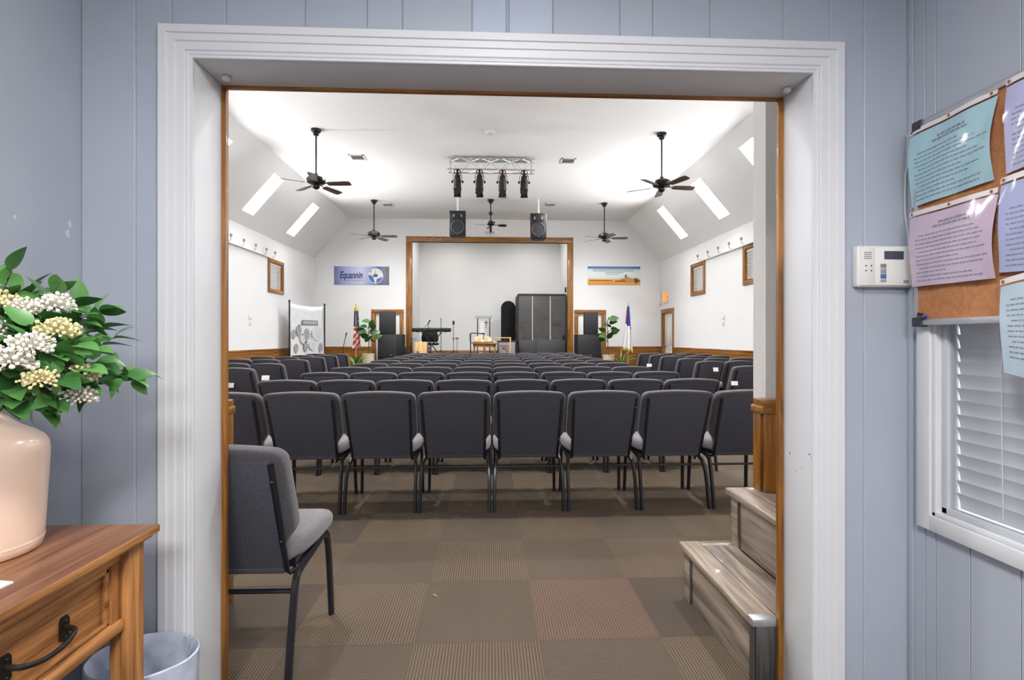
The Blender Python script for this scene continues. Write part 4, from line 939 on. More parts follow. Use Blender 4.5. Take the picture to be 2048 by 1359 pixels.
# pale wood easel + amplifier + panel
xa, xb = at_y(989, 675, 14.7).x, at_y(1021, 675, 14.7).x; zt = at_y(1000, 674, 14.7).z - ZS; t = thing('wooden_frame_stand', 'pale wooden open frame stand in front of the grey amplifier', 'stand', ((xa + xb) / 2 + .02, 14.86, ZS)); h_ = (xb - xa) / 2
part('top_rail', MB().box(-h_, h_, -.02, .02, zt - .03, zt), M_PINE, t, bev=.003); part('post', MB().box(h_ - .035, h_, -.015, .015, 0, zt - .03), M_PINE, t, bev=.003); part('post', MB().box(-h_ - .03, -h_ + .005, -.015, .015, 0, zt - .10), M_PINE, t, bev=.003); part('foot', MB().box(h_ - .035, h_, -.15, .15, 0, .025), M_PINE, t); part('foot', MB().box(-h_ - .03, -h_ + .005, -.15, .15, 0, .025), M_PINE, t)
xa, xb = at_y(995, 690, 15.05).x, at_y(1032, 690, 15.05).x; za = at_y(1000, 681, 15.05).z - ZS; t = thing('amplifier', 'grey-fronted guitar amplifier beside the drum booth', 'amplifier', ((xa + xb) / 2, 15.15, ZS)); h_ = (xb - xa) / 2
part('cabinet', MB().box(-h_, h_, -.11, .13, 0, za), M_BLACK, t, bev=.012); part('grille', MB().box(-h_ + .03, h_ - .03, -.116, -.108, .04, za - .05), mat('warm_grey_grille', (150, 138, 132), .8, noise=.15, scale=80), t, bev=.003); part('handle', MB().tube([(-.08, 0, za), (-.06, 0, za + .03), (.06, 0, za + .03), (.08, 0, za)], .008, 6), M_BLACK, t)
t = thing('microphone_stand', 'tiny bent black microphone stand in front of the amplifier', 'microphone stand', (at_y(1011, 700, 14.55).x, 14.55, ZS)); part('base', MB().lathe([(.09, 0), (.09, .01), (.01, .02)], n=16), M_BLACK, t); part('pole', MB().tube([(0, 0, .01), (.06, 0, .26), (.0, 0, .30)], .009, 6), M_BLACK, t); microphone(t, (.01, 0, .29), (-1, 0, .3), .09)
# tall black arched panel
p = at_y(1016.5, 601.5, 16.2); wp = .5 * (at_y(1031, 640, 16.2).x - at_y(1002, 640, 16.2).x); out = [(-wp, 0), (wp, 0)] + [(wp * cos(a), p.z - ZS - wp + wp * sin(a)) for a in [pi * i / 16 for i in range(17)]]
t = thing('arched_panel', 'tall black round-topped sound panel left of the drum booth', 'panel', (p.x, 16.2, ZS)); part('panel', MB().prism(out, 'y', -.04, .04), mat('black_felt', (10, 10, 12), .9), t, bev=.008); part('foot', MB().box(-wp, -wp + .05, -.18, .18, 0, .03), M_BLACK, t); part('foot', MB().box(wp - .05, wp, -.18, .18, 0, .03), M_BLACK, t)
# drum booth
bx0, bx1, by0, by1 = .87, 2.385, 15.45, 16.95; bz = at_y(1090, 587, by0).z - ZS; lz = at_y(1090, 679.5, by0).z - ZS
t = thing('drum_booth', 'large black drum booth with smoked clear panels, right side of the stage', 'drum booth', ((bx0 + bx1) / 2, by0, ZS)); W_ = (bx1 - bx0) / 2; D_ = by1 - by0
M_BOOTH = mat('booth_charcoal', (44, 43, 44), .7, noise=.1, scale=30); M_SMOKE = glass('smoked_acrylic', (.62, .61, .60), .06, 1.5, .11)
part('roof', MB().box(-W_ - .0, W_, 0, D_, bz - .07, bz), M_BOOTH, t, bev=.012)
for x0, x1 in ((-W_, -.19), (-.185, W_)): part('lower_panel', MB().box(x0, x1, 0, .05, 0, lz), mat('lower_booth', (62, 61, 62), .6), t, bev=.004)
d1, d2 = at_y(1065, 630, by0).x - (bx0 + bx1) / 2, at_y(1100.5, 630, by0).x - (bx0 + bx1) / 2
for a, b in ((-W_ + .03, d1 - .015), (d1 + .015, d2 - .015), (d2 + .015, W_ - .03)): part('clear_panel', MB().box(a, b, .015, .025, lz, bz - .07), M_SMOKE, t)
for d in (d1, d2): part('divider', MB().box(d - .016, d + .016, .0, .03, lz, bz - .07), mat('divider_grey', (170, 168, 166), .4), t)
part('corner_post', MB().box(-W_, -W_ + .03, 0, .05, 0, bz - .07), M_BOOTH, t); part('corner_post', MB().box(W_ - .03, W_, 0, .05, 0, bz - .07), M_BOOTH, t)
part('side_panel', MB().box(-W_, -W_ + .03, .05, D_, 0, bz - .07), M_BOOTH, t); part('side_panel', MB().box(W_ - .03, W_, .05, D_, 0, bz - .07), M_BOOTH, t)
part('back_panel', MB().box(-W_ + .03, W_ - .03, D_ - .04, D_, 0, bz - .07), mat('booth_lining', (176, 172, 168), .85, noise=.1, scale=8), t)
# drum kit inside
t = thing('drum_kit', 'drum kit with chrome stands inside the smoked booth', 'drum kit', (1.56, 16.2, ZS)); M_CHR = mat('chrome', (220, 220, 222), .12, 1); M_DR = mat('drum_shell', (30, 28, 30), .25)
for x, y, r_, z0, z1 in ((-.35, -.05, .17, .45, .68), (.45, -.1, .19, .25, .65), (-.1, -.2, .13, .62, .82), (.18, -.2, .13, .62, .82)):
    d_ = part('drum', MB().lathe([(r_, z0), (r_, z1)], (x, y, 0), 20), M_DR, t); part('rim', MB().lathe([(r_ + .006, z1 - .02), (r_ + .006, z1 + .006), (r_ - .006, z1 + .006)], (x, y, 0), 20, cap=False).lathe([(r_ + .006, z0), (r_ + .006, z0 + .02)], (x, y, 0), 20, cap=False), M_CHR, d_)
part('bass_drum', MB().lathe([(.28, -.2), (.28, .2)], (.03, 0, .30), 26, 'y'), M_DR, t)
for x, y, h_, tl in ((-.62, -.2, .95, .1), (-.5, -.25, 1.15, -.1), (.12, .1, 1.3, .2), (.38, .05, 1.35, -.2), (.62, -.2, 1.1, .15)):
    s_ = part('cymbal_stand', MB().cyl((x, y, 0), (x, y, h_), .012, 8).cyl((x, y, .25), (x + .15, y - .12, .01), .009, 6).cyl((x, y, .25), (x - .15, y - .12, .01), .009, 6), M_CHR, t)
    m_ = MB().lathe([(.005, .01), (.04, .01), (.2, -.006), (.2, -.009)], n=24); m_.xf(Matrix.Translation((x, y, h_)) @ Matrix.Rotation(tl + .35, 4, 'X')); part('cymbal', m_, mat('brass', (170, 140, 80), .25, 1), s_)
for x in (.02, .24, .34): part('hardware', MB().cyl((x, -.32, .55), (x, -.32, 1.0), .013, 8), M_CHR, t)
# speaker stacks beside the stage
def stack(px0, px1, py_top, py_sub, tpx0, tpx1, side, Y):
    xa, xb = at_y(px0, 690, Y).x, at_y(px1, 690, Y).x; zt = at_y(px0, py_sub, Y).z; c = (xa + xb) / 2; h_ = (xb - xa) / 2; zm = zt / 2
    for z0, z1, lb in ((0, zm, f'lower black subwoofer of the {side} speaker stack, hidden behind the chairs'), (zm, zt, f'black subwoofer cabinet of the {side} stack, in front of the back door')):
        t = thing('subwoofer', lb, 'speaker', (c, Y + .3, z0), 0, 'subwoofers beside the stage')
        part('cabinet', MB().box(-h_, h_, -.28, .30, 0, z1 - z0), M_SPK, t, bev=.012); part('grille', MB().box(-h_ + .02, h_ - (.14 if side == 'left' else .02), -.292, -.278, .03, z1 - z0 - .02), M_MESH, t, bev=.004); part('badge', MB().box(.02, .05, -.297, -.291, .07, .10), M_SILV, t)
    xa, xb = at_y(tpx0, 640, Y + .1).x, at_y(tpx1, 640, Y + .1).x; z2 = at_y(tpx0, py_top, Y + .1).z; h2 = (xb - xa) / 2
    t = thing('loudspeaker', f'tall black loudspeaker on top of the {side} speaker stack', 'speaker', ((xa + xb) / 2, Y + .35, zt), 0, 'top loudspeakers of the stacks')
    part('cabinet', box_poly(MB(), 2 * h2, 1.5 * h2, -.22, .2, 0, z2 - zt), M_SPK, t, bev=.01); part('grille', MB().box(-h2 + .015, h2 - .015, -.232, -.218, .015, z2 - zt - .015), M_MESH, t, bev=.004)
stack(755, 803.5, 622, 668, 757.5, 790, 'left', 14.0); stack(1155, 1203, 623.5, 668.5, 1169, 1197, 'right', 14.0)

# ================================================================== flags
def flag(px, Y, ztop_px, py0, py1, w_top, w_bot, label, style, lean=.0):
    p = at_y(px, 700, Y); zt = at_y(px, ztop_px, Y).z
    t = thing('flag', label, 'flag', (p.x, Y, 0))
    part('base', MB().lathe([(.14, 0), (.15, .02), (.10, .05), (.03, .09), (.02, .1)], n=20), mat('gold_metal', (190, 150, 60), .3, .9), t)
    part('pole', MB().cyl((0, 0, .08), (lean, 0, zt - .12), .013, 8), M_PINE, t)
    part('finial', MB().lathe([(.006, zt - .12), (.018, zt - .10), (.008, zt - .06), (.012, zt - .03), (.001, zt)], (lean, 0, 0), 10), MATS['gold_metal'], t)
    za = at_y(px, py0, Y).z; zb = at_y(px, py1, Y).z; NU, NV = 44, 30; vs = []; fs = []; mi = []
    for j in range(NV + 1):
        v = j / NV; w_ = w_top + (w_bot - w_top) * v ** .8; z = za + (zb - za) * v
        for i in range(NU + 1):
            u = i / NU; f = sin(u * pi * 5 + v * 1.5) * (.012 + .035 * v)
            x = lean * (1 - v) + (u - (.42 if style == 'us' else .55)) * w_ + .012 * sin(u * 9 + v * 3)
            zz = z + (.12 * (u - .3) * v if style == 'us' else (-.10 * u + .1) * v)
            vs.append((x, f - .02, zz))
    for j in range(NV):
        for i in range(NU):
            fs.append((j * (NU + 1) + i, j * (NU + 1) + i + 1, (j + 1) * (NU + 1) + i + 1, (j + 1) * (NU + 1) + i)); u, v = i / NU, j / NV
            if style == 'us':
                k = 1 if v < .42 + .12 * u and u < .9 else (2 if int((v * 1.0 + .22 * u) * 13) % 2 else 0)
                if v < .42 and (i * 5 + j * 7) % 23 == 0: k = 0
                if (v < .42 and u > .86) or u > .965 or (v < .10): k = 3
            else:
                k = 1 if v < .36 + .1 * u else 0
                if v < .36 and u < .25 and .12 < v: k = 2
                if v > .93 or u > .965 or u < .03: k = 3
                if .42 < v < .5 and u > .85: k = 1
            mi.append(k)
    me = bpy.data.meshes.new('cloth'); me.from_pydata(vs, [], fs); me.polygons.foreach_set('material_index', mi)
    for m_ in (mat('flag_white', (232, 230, 232), .7), mat('flag_blue', (40, 62, 130) if style != 'us' else (34, 42, 78), .7) if False else mat('flag_blue_' + style, (34, 44, 82) if style == 'us' else (34, 70, 160), .7), mat('flag_red', (196, 28, 40), .7), mat('flag_gold', (212, 176, 70), .6)): me.materials.append(m_)
    me.polygons.foreach_set('use_smooth', [True] * len(fs)); cl = link('cloth', me, t); sm = cl.modifiers.new('thick', 'SOLIDIFY'); sm.thickness = .004
flag(712, 13.9, 606, 613, 698, .09, .27, 'furled American flag with gold fringe on a pole, left of the stage', 'us')
flag(1256, 13.9, 605, 612, 706, .06, .29, 'furled white and blue church flag with gold fringe, right of the stage', 'church')

# ================================================================== plants
def leaf_mesh(L_, W_, m, fold=.25, curl=.3, tip=1.0, nseg=6):
    vs = []; fs = []
    for i in range(nseg + 1):
        t = i / nseg; w_ = W_ * (sin(pi * min(1, t ** .75)) ** .8 if 0 < t < 1 else 0.02) * (1 - .15 * t)
        z = -curl * L_ * t * t * .5
        vs += [(t * L_, -w_ / 2, z + fold * w_ * .5), (t * L_, 0, z), (t * L_, w_ / 2, z + fold * w_ * .5)]
    for i in range(nseg):
        a = i * 3; fs += [(a, a + 1, a + 4, a + 3), (a + 1, a + 2, a + 5, a + 4)]
    me = bpy.data.meshes.new('leaf'); me.from_pydata(vs, [], fs); me.materials.append(m); me.polygons.foreach_set('use_smooth', [True] * len(fs)); return me
def greens(name, a, b, rough=.35):
    m = mat(name, a, rough, noise=.0); N = m.node_tree.nodes; L = m.node_tree.links; bs = N['Principled BSDF']
    oi = N.new('ShaderNodeObjectInfo'); r = N.new('ShaderNodeValToRGB'); r.color_ramp.elements[0].color = (*lin(a), 1); r.color_ramp.elements[1].color = (*lin(b), 1)
    n = N.new('ShaderNodeTexNoise'); n.inputs['Scale'].default_value = 25; tc = N.new('ShaderNodeTexCoord'); L.new(tc.outputs['Object'], n.inputs['Vector'])
    ad = N.new('ShaderNodeMath'); ad.operation = 'MULTIPLY_ADD'; ad.inputs[1].default_value = .35; L.new(n.outputs['Fac'], ad.inputs[0]); mu = N.new('ShaderNodeMath'); mu.operation = 'MULTIPLY'; mu.inputs[1].default_value = .75; L.new(oi.outputs['Random'], mu.inputs[0]); L.new(mu.outputs[0], ad.inputs[2])
    L.new(ad.outputs[0], r.inputs[0]); L.new(r.outputs[0], bs.inputs['Base Color'])
    bs.inputs['Subsurface Weight'].default_value = 0; return m
M_FIG = greens('fig_leaf_green', (26, 58, 22), (72, 118, 52)); M_GRS = greens('grass_leaf_green', (50, 90, 36), (130, 158, 80)); M_BOUQ = greens('bouquet_leaf_green', (28, 76, 34), (108, 166, 88), .36)
def orient(o, p, d, roll=0):
    d = Vector(d).normalized(); q = d.to_track_quat('X', 'Z'); o.rotation_mode = 'QUATERNION'; o.rotation_quaternion = q @ Matrix.Rotation(roll, 4, 'X').to_quaternion(); o.location = p
def fig_plant(px, Y, leaves, label, potpx, rimz, seed):
    rnd = random.Random(seed); p = at_y(potpx, 700, Y)
    t = thing('potted_fig', label, 'plant', (p.x, Y, 0))
    part('pot', MB().lathe([(.11, 0), (.13, .05), (.16, rimz - .04), (.175, rimz), (.16, rimz), (.15, rimz - .05)], n=24), M_CREAM, t)
    part('soil', MB().lathe([(.001, rimz - .05), (.15, rimz - .05)], n=20, cap=False), mat('soil', (60, 46, 36), .95), t)
    meL = leaf_mesh(.225, .165, M_FIG, .15, .5)
    tips = [at_y(x, y, Y + dy) - Vector((p.x, Y, 0)) for x, y, dy in leaves]
    cx_ = sum(v.x for v in tips) / len(tips)
    top = max(v.z for v in tips); trunk = arc_pts([(0, 0, rimz - .05), (cx_ * .4, .02, rimz + .25), (cx_ * .8, .0, rimz + .5), (cx_, 0, top - .05)], 4)
    part('stem', MB().tube(trunk, .010, 6), mat('stem_brown', (74, 58, 40), .7), t)
    tw = MB()
    for v in tips:
        base = Vector(trunk[min(len(trunk) - 1, max(4, int(len(trunk) * (v.z - rimz) / (top - rimz))))]); 
        d = (v - base); d.z *= .5
        if d.length < .03: d = Vector((rnd.uniform(-1, 1), rnd.uniform(-1, 0), .3))
        d.normalize(); st = v - d * .10; tw.tube([base, st], .004, 5)
        o = link('leaf', meL, t); orient(o, st, d + Vector((0, -.25, rnd.uniform(-.3, .3))), rnd.choice((-1, 1)) * rnd.uniform(.5, 1.4)); o.scale = (rnd.uniform(.75, 1.2),) * 3
    part('twig', tw, MATS['stem_brown'], t)
fig_plant(738, 13.75, [(733, 640, 0), (741, 645, .1), (727, 652, 0), (735, 655, -.1), (726, 662, 0), (738, 664, -.1), (744, 659, .1), (730, 672, 0), (741, 674, -.05), (748, 680, 0), (751, 668, .1), (733, 678, -.05), (746, 652, 0), (756, 674, -.05), (723, 657, .05)], 'broad-leaved potted fig left of the left speaker stack', 737, .80, 3)
fig_plant(1214, 13.75, [(1226, 637, 0), (1215, 640, .1), (1208, 648, 0), (1221, 650, -.1), (1228, 655, 0), (1204, 660, 0), (1215, 660, -.1), (1229, 664, 0), (1207, 670, -.05), (1219, 671, 0), (1200, 668, .1), (1213, 679, 0), (1224, 645, .05), (1204, 676, .05)], 'broad-leaved potted fig right of the right speaker stack', 1217, .76, 5)
def grass_plant(px, Y, z0, z1, n, label, seed, W_=.03):
    rnd = random.Random(seed); p = at_y(px, 700, Y); t = thing('potted_grass', label, 'plant', (p.x, Y, 0))
    part('pot', MB().lathe([(.10, 0), (.15, z0 - .02), (.16, z0), (.14, z0 - .03)], n=20), mat('pot_green', (96, 116, 76), .6, noise=.3, scale=20), t)
    me = leaf_mesh(z1 - z0 + .12, W_, M_GRS, .4, .9, nseg=5)
    for k in range(n):
        a = rnd.uniform(0, 2 * pi); el = rnd.uniform(.5, 1.4); o = link('leaf', me, t); orient(o, (0.04 * cos(a), .04 * sin(a), z0 - .02), (cos(a) * cos(el), sin(a) * cos(el), sin(el)), rnd.uniform(-.4, .4)); o.scale = (rnd.uniform(.7, 1.1),) * 3
grass_plant(713, 13.0, .55, .86, 26, 'leafy light green plant at the foot of the American flag', 1, .05)
grass_plant(1242, 13.0, .58, .92, 34, 'spiky green fern left of the church flag', 2)

# ================================================================== free-standing printed screen at left
a_, b_ = Vector((-5.03, 12.7, 0)), Vector((-4.62, 14.1, 0)); t = thing('display_screen', 'white fabric display screen with grey leaf shapes between two black poles', 'screen', tuple(a_)); dv = b_ - a_; zt = 2.13
for q in (Vector((0, 0, 0)), dv):
    pz = part('post', MB().cyl(q, q + Vector((0, 0, zt + .02)), .018, 10).ball(q + Vector((0, 0, zt + .03)), .028, 8), M_BLACK, t); part('foot', MB().tube([q + Vector((-.25, 0, .012)), q + Vector((.25, 0, .012))], .012, 6), M_BLACK, pz)
M_CLO = mat('screen_cloth', (212, 212, 212), .8, noise=.05, scale=5); vs = []; fs = []; NU, NV = 16, 14
for j in range(NV + 1):
    for i in range(NU + 1):
        u, v = i / NU, j / NV; q = dv * (.02 + u * .96); sag = -.05 * sin(pi * u) * v
        vs.append((q.x + .01 * sin(u * 7 + v * 4), q.y, .25 + v * (zt - .27) + sag))
for j in range(NV):
    for i in range(NU): k = j * (NU + 1) + i; fs.append((k, k + 1, k + NU + 2, k + NU + 1))
me = bpy.data.meshes.new('fabric'); me.from_pydata(vs, [], fs); me.materials.append(M_CLO); me.polygons.foreach_set('use_smooth', [True] * len(fs)); cl = link('fabric', me, t); cl.modifiers.new('thick', 'SOLIDIFY').thickness = .004
un = dv.normalized(); nv = Vector((un.y, -un.x, 0))
def on_screen(u, z, off=.012): return dv * u + nv * off + Vector((0, 0, z))
M_G1 = mat('screen_grey', (150, 150, 152), .8, noise=.12, scale=25); M_G2 = mat('screen_pale', (198, 198, 199), .8, noise=.06, scale=12)
def blob(u, z, ru, rz, m, off=.014, lab='printed_shape'):
    n = 18; vs = [on_screen(u, z, off)] + [on_screen(u + ru * cos(2 * pi * i / n), z + rz * sin(2 * pi * i / n) * (1.12 if sin(2 * pi * i / n) < 0 else 1), off) for i in range(n)]
    part(lab, MB().add(vs, [(0, i + 1, (i + 1) % n + 1) for i in range(n)]), m, cl)
for u, z, ru, rz in ((.75, 1.36, .15, .19), (.36, 1.22, .10, .13), (.62, 1.03, .10, .12)): blob(u, z, ru, rz, M_G2, .018)
for u, z, ru, rz in ((.09, 1.33, .06, .11), (.23, 1.42, .07, .13), (.45, 1.33, .07, .15), (.42, 1.01, .065, .12), (.16, .97, .06, .11), (.85, .97, .06, .12)): blob(u, z, ru, rz, M_G1, .024)
def rect_on(u0, u1, z0, z1, m, off, nm): part(nm, MB().quad(on_screen(u0, z0, off), on_screen(u1, z0, off), on_screen(u1, z1, off), on_screen(u0, z1, off)), m, cl)
rect_on(.315, .78, 1.57, 1.70, mat('screen_bar', (128, 128, 130), .7), .020, 'title_bar'); rect_on(.35, .75, 1.595, 1.675, mat('screen_bar2', (164, 164, 165), .7), .026, 'title_bar')
for u, z, r_ in ((.33, 1.32, .020), (.565, 1.40, .016), (.565, 1.33, .02), (.565, 1.27, .016), (.565, 1.21, .014), (.23, 1.55, .026), (.42, 1.13, .028)): blob(u, z, r_ * .8, r_, mat('screen_dot', (90, 90, 92), .8), .030, 'printed_dot')

# small thin cable on the stage frame head
p = at_y(877, 478, HB - .045); solo('loose_cable', MB().tube(arc_pts([(-.28, 0, -.12), (-.20, 0, .02), (-.05, 0, .10), (.06, 0, .06), (.04, 0, -.04)]), .004, 5), M_WHITE, 'thin white cable looped over the stage frame, left of the speakers', 'cable', (p.x, HB - .042, p.z), local=True)
p = at_y(1132, 579, 15.25); solo('wall_bracket', MB().box(-.03, .02, -.03, .03, -.06, .10), M_BLACK, 'small black bracket above the drum booth by the right frame', 'bracket', (2.375, 15.50, p.z), local=True, bev=.006)

# ================================================================== FOYER: console table
TZ = .76; tx1_, tx0_, ty1_, ty0_ = -.82, -1.187, 1.272, .02
tb_ = thing('console_table', 'rustic brown wooden console table with a drawer, against the left foyer wall', 'table', (-1.0, .65, 0))
part('table_top', MB().box(tx0_, tx1_, ty0_, ty1_, TZ - .018, TZ), M_TTOP, tb_, True, bev=.003)
part('edge_board', MB().box(tx1_ - .012, tx1_ + .001, ty0_, ty1_ + .001, TZ - .019, TZ - .0008), M_TBLY, tb_, True, bev=.003)
part('top_moulding', MB().box(tx0_, tx1_ - .010, ty0_ + .01, ty1_ - .010, TZ - .028, TZ - .018), M_TBLY, tb_, True, bev=.002)
for x in (tx1_ - .040, tx0_ + .028):
    for y in (ty1_ - .055, ty0_ + .055): part('leg', MB().box(x - .022, x + .022, y - .026, y + .026, 0, TZ - .028), M_TBLZ, tb_, True, bev=.003)
fx = tx1_ - .036
zr0, zr1 = .545, TZ - .028
part('top_rail', MB().box(fx - .02, fx, ty0_ + .08, ty1_ - .081, zr1 - .028, zr1), M_TBLY, tb_, True, bev=.002)
part('bottom_rail', MB().box(fx - .02, fx + .010, ty0_ + .08, ty1_ - .081, zr0, zr0 + .026), M_TBLY, tb_, True, bev=.004)
part('back_rail', MB().box(tx0_ + .005, tx0_ + .02, ty0_ + .08, ty1_ - .081, zr0, zr1), M_TBLY, tb_, True)
part('side_apron', MB().box(tx0_ + .052, tx1_ - .077, ty1_ - .07, ty1_ - .05, zr0, zr1), wood('table_wood_x', (92, 50, 20), (180, 118, 62), 'x', .5, .1, 1.2, .35), tb_, True)
dy1 = ty1_ - .11
for y0, y1, nm in ((.665, dy1, 'a'), (.13, .625, 'b')):
    part('stile', MB().box(fx - .02, fx, y1 + .001, y1 + .03, zr0 + .026, zr1 - .028), M_TBLZ, tb_, True, bev=.002)
    d = part('drawer', MB().box(fx - .25, fx - .012, y0 + .003, y1 - .003, zr0 + .030, zr1 - .032), M_TBLY, tb_, True, bev=.002)
    z0, z1 = zr0 + .028, zr1 - .03
    fr = MB().box(fx - .013, fx - .003, y0, y1, z1 - .012, z1).box(fx - .013, fx - .003, y0, y0 + .012, z0, z1).box(fx - .013, fx - .003, y1 - .012, y1, z0, z1).box(fx - .013, fx - .003, y0, y1, z0, z0 + .008)
    part('drawer_beading', fr, M_TBLY, d, True, bev=.003)
    yc = (y0 + y1) / 2 + .075; zc = (z0 + z1) / 2 - .005; hx = fx - .012
    M_IRON = mat('dark_iron', (44, 40, 38), .45, .6, noise=.2, scale=40)
    hd = MB().tube(arc_pts([(hx + .004, yc - .062, zc), (hx + .026, yc - .058, zc - .004), (hx + .034, yc - .03, zc - .012), (hx + .036, yc, zc - .014), (hx + .034, yc + .03, zc - .012), (hx + .026, yc + .058, zc - .004), (hx + .004, yc + .062, zc)]), .0052, 10)
    for s in (-1, 1):
        y_ = yc + s * .062
        hd.prism([(y_ - .011, zc - .024), (y_, zc - .030), (y_ + .011, zc - .024), (y_ + .011, zc + .014), (y_ + .006, zc + .022), (y_ - .006, zc + .022), (y_ - .011, zc + .014)], 'x', hx, hx + .004)
        hd.ball((hx + .005, y_, zc - .020), .003, 6).ball((hx + .005, y_, zc + .013), .003, 6)
    part('handle', hd, M_IRON, d, True, label='dark iron bail handle')
part('end_stile', MB().box(fx - .02, fx, ty0_ + .081, .128, zr0 + .026, zr1 - .028), M_TBLZ, tb_, True, bev=.002)
pp = at_z(-15, 1168, TZ); solo('folded_card', MB().prism([(-.05, -.03), (.030, -.022), (.034, .004), (-.05, .02)], 'z', 0, .003), mat('pale_card', (222, 226, 240), .6), 'pale card lying on the console table at the left edge', 'card', (pp.x, pp.y, TZ), local=True)
# vase
VX, VY = -1.080, 1.105
M_VASE = mat('blush_glaze', (238, 207, 184), .28, noise=.06, scale=9, coat=.4, stretch=(1, 1, .2))
vs_ = thing('vase', 'large blush-pink glazed vase on the console table', 'vase', (VX, VY, TZ))
pr = [(.088, 0), (.095, .004), (.099, .02), (.103, .10), (.1075, .19), (.1085, .215), (.106, .232), (.098, .246), (.082, .258), (.062, .270), (.046, .284), (.036, .300), (.033, .318), (.036, .334), (.041, .343), (.038, .345), (.033, .336), (.028, .318)]
part('body', MB().lathe(pr, n=48), M_VASE, vs_, ang=80)
part('glaze_rings', MB().lathe([(.0995, .021), (.1005, .024), (.0998, .027)], n=48, cap=False), M_VASE, vs_)
# bouquet
bq = thing('flower_arrangement', 'spray of green leaves and small white blossoms in the pink vase', 'flowers', (VX, VY, TZ + .32))
O_ = Vector((VX, VY, TZ + .32)); rnd = random.Random(11)
leafA = leaf_mesh(.056, .037, M_BOUQ, .2, .5, nseg=8); leafB = leaf_mesh(.045, .033, M_BOUQ, .2, .9, nseg=8)
M_STEM = mat('twig_brown', (92, 74, 58), .7); M_STG = mat('twig_green', (70, 96, 52), .6)
M_FLW = mat('blossom_white', (236, 232, 218), .6); M_FLC = mat('blossom_cream', (226, 214, 164), .6)
DY_ = lambda d: VY + d
tips = [(272, 742, .02), (228, 676, .03), (190, 625, .04), (175, 700, -.06), (152, 612, 0), (108, 590, -.02), (60, 585, .02), (22, 540, .0), (175, 660, .05), (185, 725, -.03), (155, 770, -.04), (85, 815, -.07), (130, 780, -.06), (40, 640, -.05), (90, 640, -.06), (20, 700, -.10), (100, 710, -.10), (60, 750, -.11), (130, 740, -.09), (248, 752, -.02), (210, 655, .0), (205, 690, .04), (150, 690, -.09), (120, 755, -.12), (70, 655, -.10), (145, 640, -.04), (30, 670, -.12), (100, 790, -.10), (165, 735, -.08), (190, 760, -.02), (45, 600, -.02), (0, 650, -.08), (10, 740, -.14), (-40, 770, -.1), (30, 800, -.12), (20, 770, -.12), (-30, 600, 0), (-60, 700, -.03), (-50, 560, .03), (-90, 640, 0), (10, 600, -.05), (60, 690, -.12), (20, 800, -.08)]
stems = []
for x, y, d in tips:
    tip = at_y(x, y, VY + d) - O_
    tip.x = max(tip.x, WL + .01 - VX)
    mid = tip * .5 + Vector((0, 0, .03 + .02 * rnd.random())); path = arc_pts([Vector((0, 0, -.02)), Vector((tip.x * .08, tip.y * .05, .03)), mid, tip], 4); stems.append(path)
    part('stem', MB().tube(path, [.0022 - .0012 * i / len(path) for i in range(len(path))], 5), M_STEM if rnd.random() < .6 else M_STG, bq)
for path in stems:
    n = len(path)
    for k in range(4, n):
        for s in (-1, 1):
            if rnd.random() < .34: continue
            base = Vector(path[k]); d = (Vector(path[k]) - Vector(path[k - 1])).normalized()
            side = Vector((rnd.uniform(-1, 1), rnd.uniform(-.7, .3), rnd.uniform(-.8, 1))).normalized()
            dd = (d * .4 + side).normalized(); o = link('leaf', leafA if rnd.random() < .6 else leafB, bq); orient(o, base + dd * .006, dd, rnd.uniform(-1.3, 1.3)); sc_ = rnd.uniform(.75, 1.15); o.scale = (sc_,) * 3
            if base.x + O_.x + dd.x * .05 < WL + .004: o.scale = (.35,) * 3
    tip = Vector(path[-1]); d = (tip - Vector(path[-2])).normalized(); o = link('leaf', leafA, bq); orient(o, tip, d, rnd.uniform(-.4, .4)); o.scale = (1.05,) * 3
    if tip.x + O_.x + d.x * .05 < WL + .004: bpy.data.objects.remove(o)
def blossom(x, y, d, r_, m, seed):
    d -= .025; r_ *= 1.08
    c = at_y(x, y, VY + d) - O_; rr = random.Random(seed); mb = MB(); n = 80
    for k in range(n):
        z = 1 - 1.5 * (k + .5) / n; a = k * 2.39996; q = sqrt(max(0, 1 - z * z)); v = Vector((q * cos(a), q * sin(a) , z)); v = Vector((v.x, v.y, v.z * .8)); p_ = c + v * r_ * rr.uniform(.7, 1.12)
        mb.tube([c + v * r_ * .2, p_], .0012, 4, cap=False); mb.ball(p_, r_ * rr.uniform(.075, .135), 5)
    b = part('blossom', mb, m, bq)
    part('stem', MB().tube(arc_pts([(0, 0, .02), c * .5 + Vector((0, 0, .01)), c]), .0018, 5), M_STG, bq)
for i, (x, y, d, r_, m) in enumerate([(110, 612, -.02, .030, M_FLW), (115, 662, -.09, .030, M_FLC), (50, 620, -.05, .026, M_FLW), (62, 692, -.13, .030, M_FLW), (20, 722, -.15, .034, M_FLW), (8, 607, -.05, .030, M_FLC), (160, 752, -.05, .028, M_FLC), (156, 795, -.05, .028, M_FLW), (78, 760, -.13, .026, M_FLC), (-25, 660, -.10, .03, M_FLW), (-40, 740, -.08, .03, M_FLW)]): blossom(x, y, d, r_, m, i)

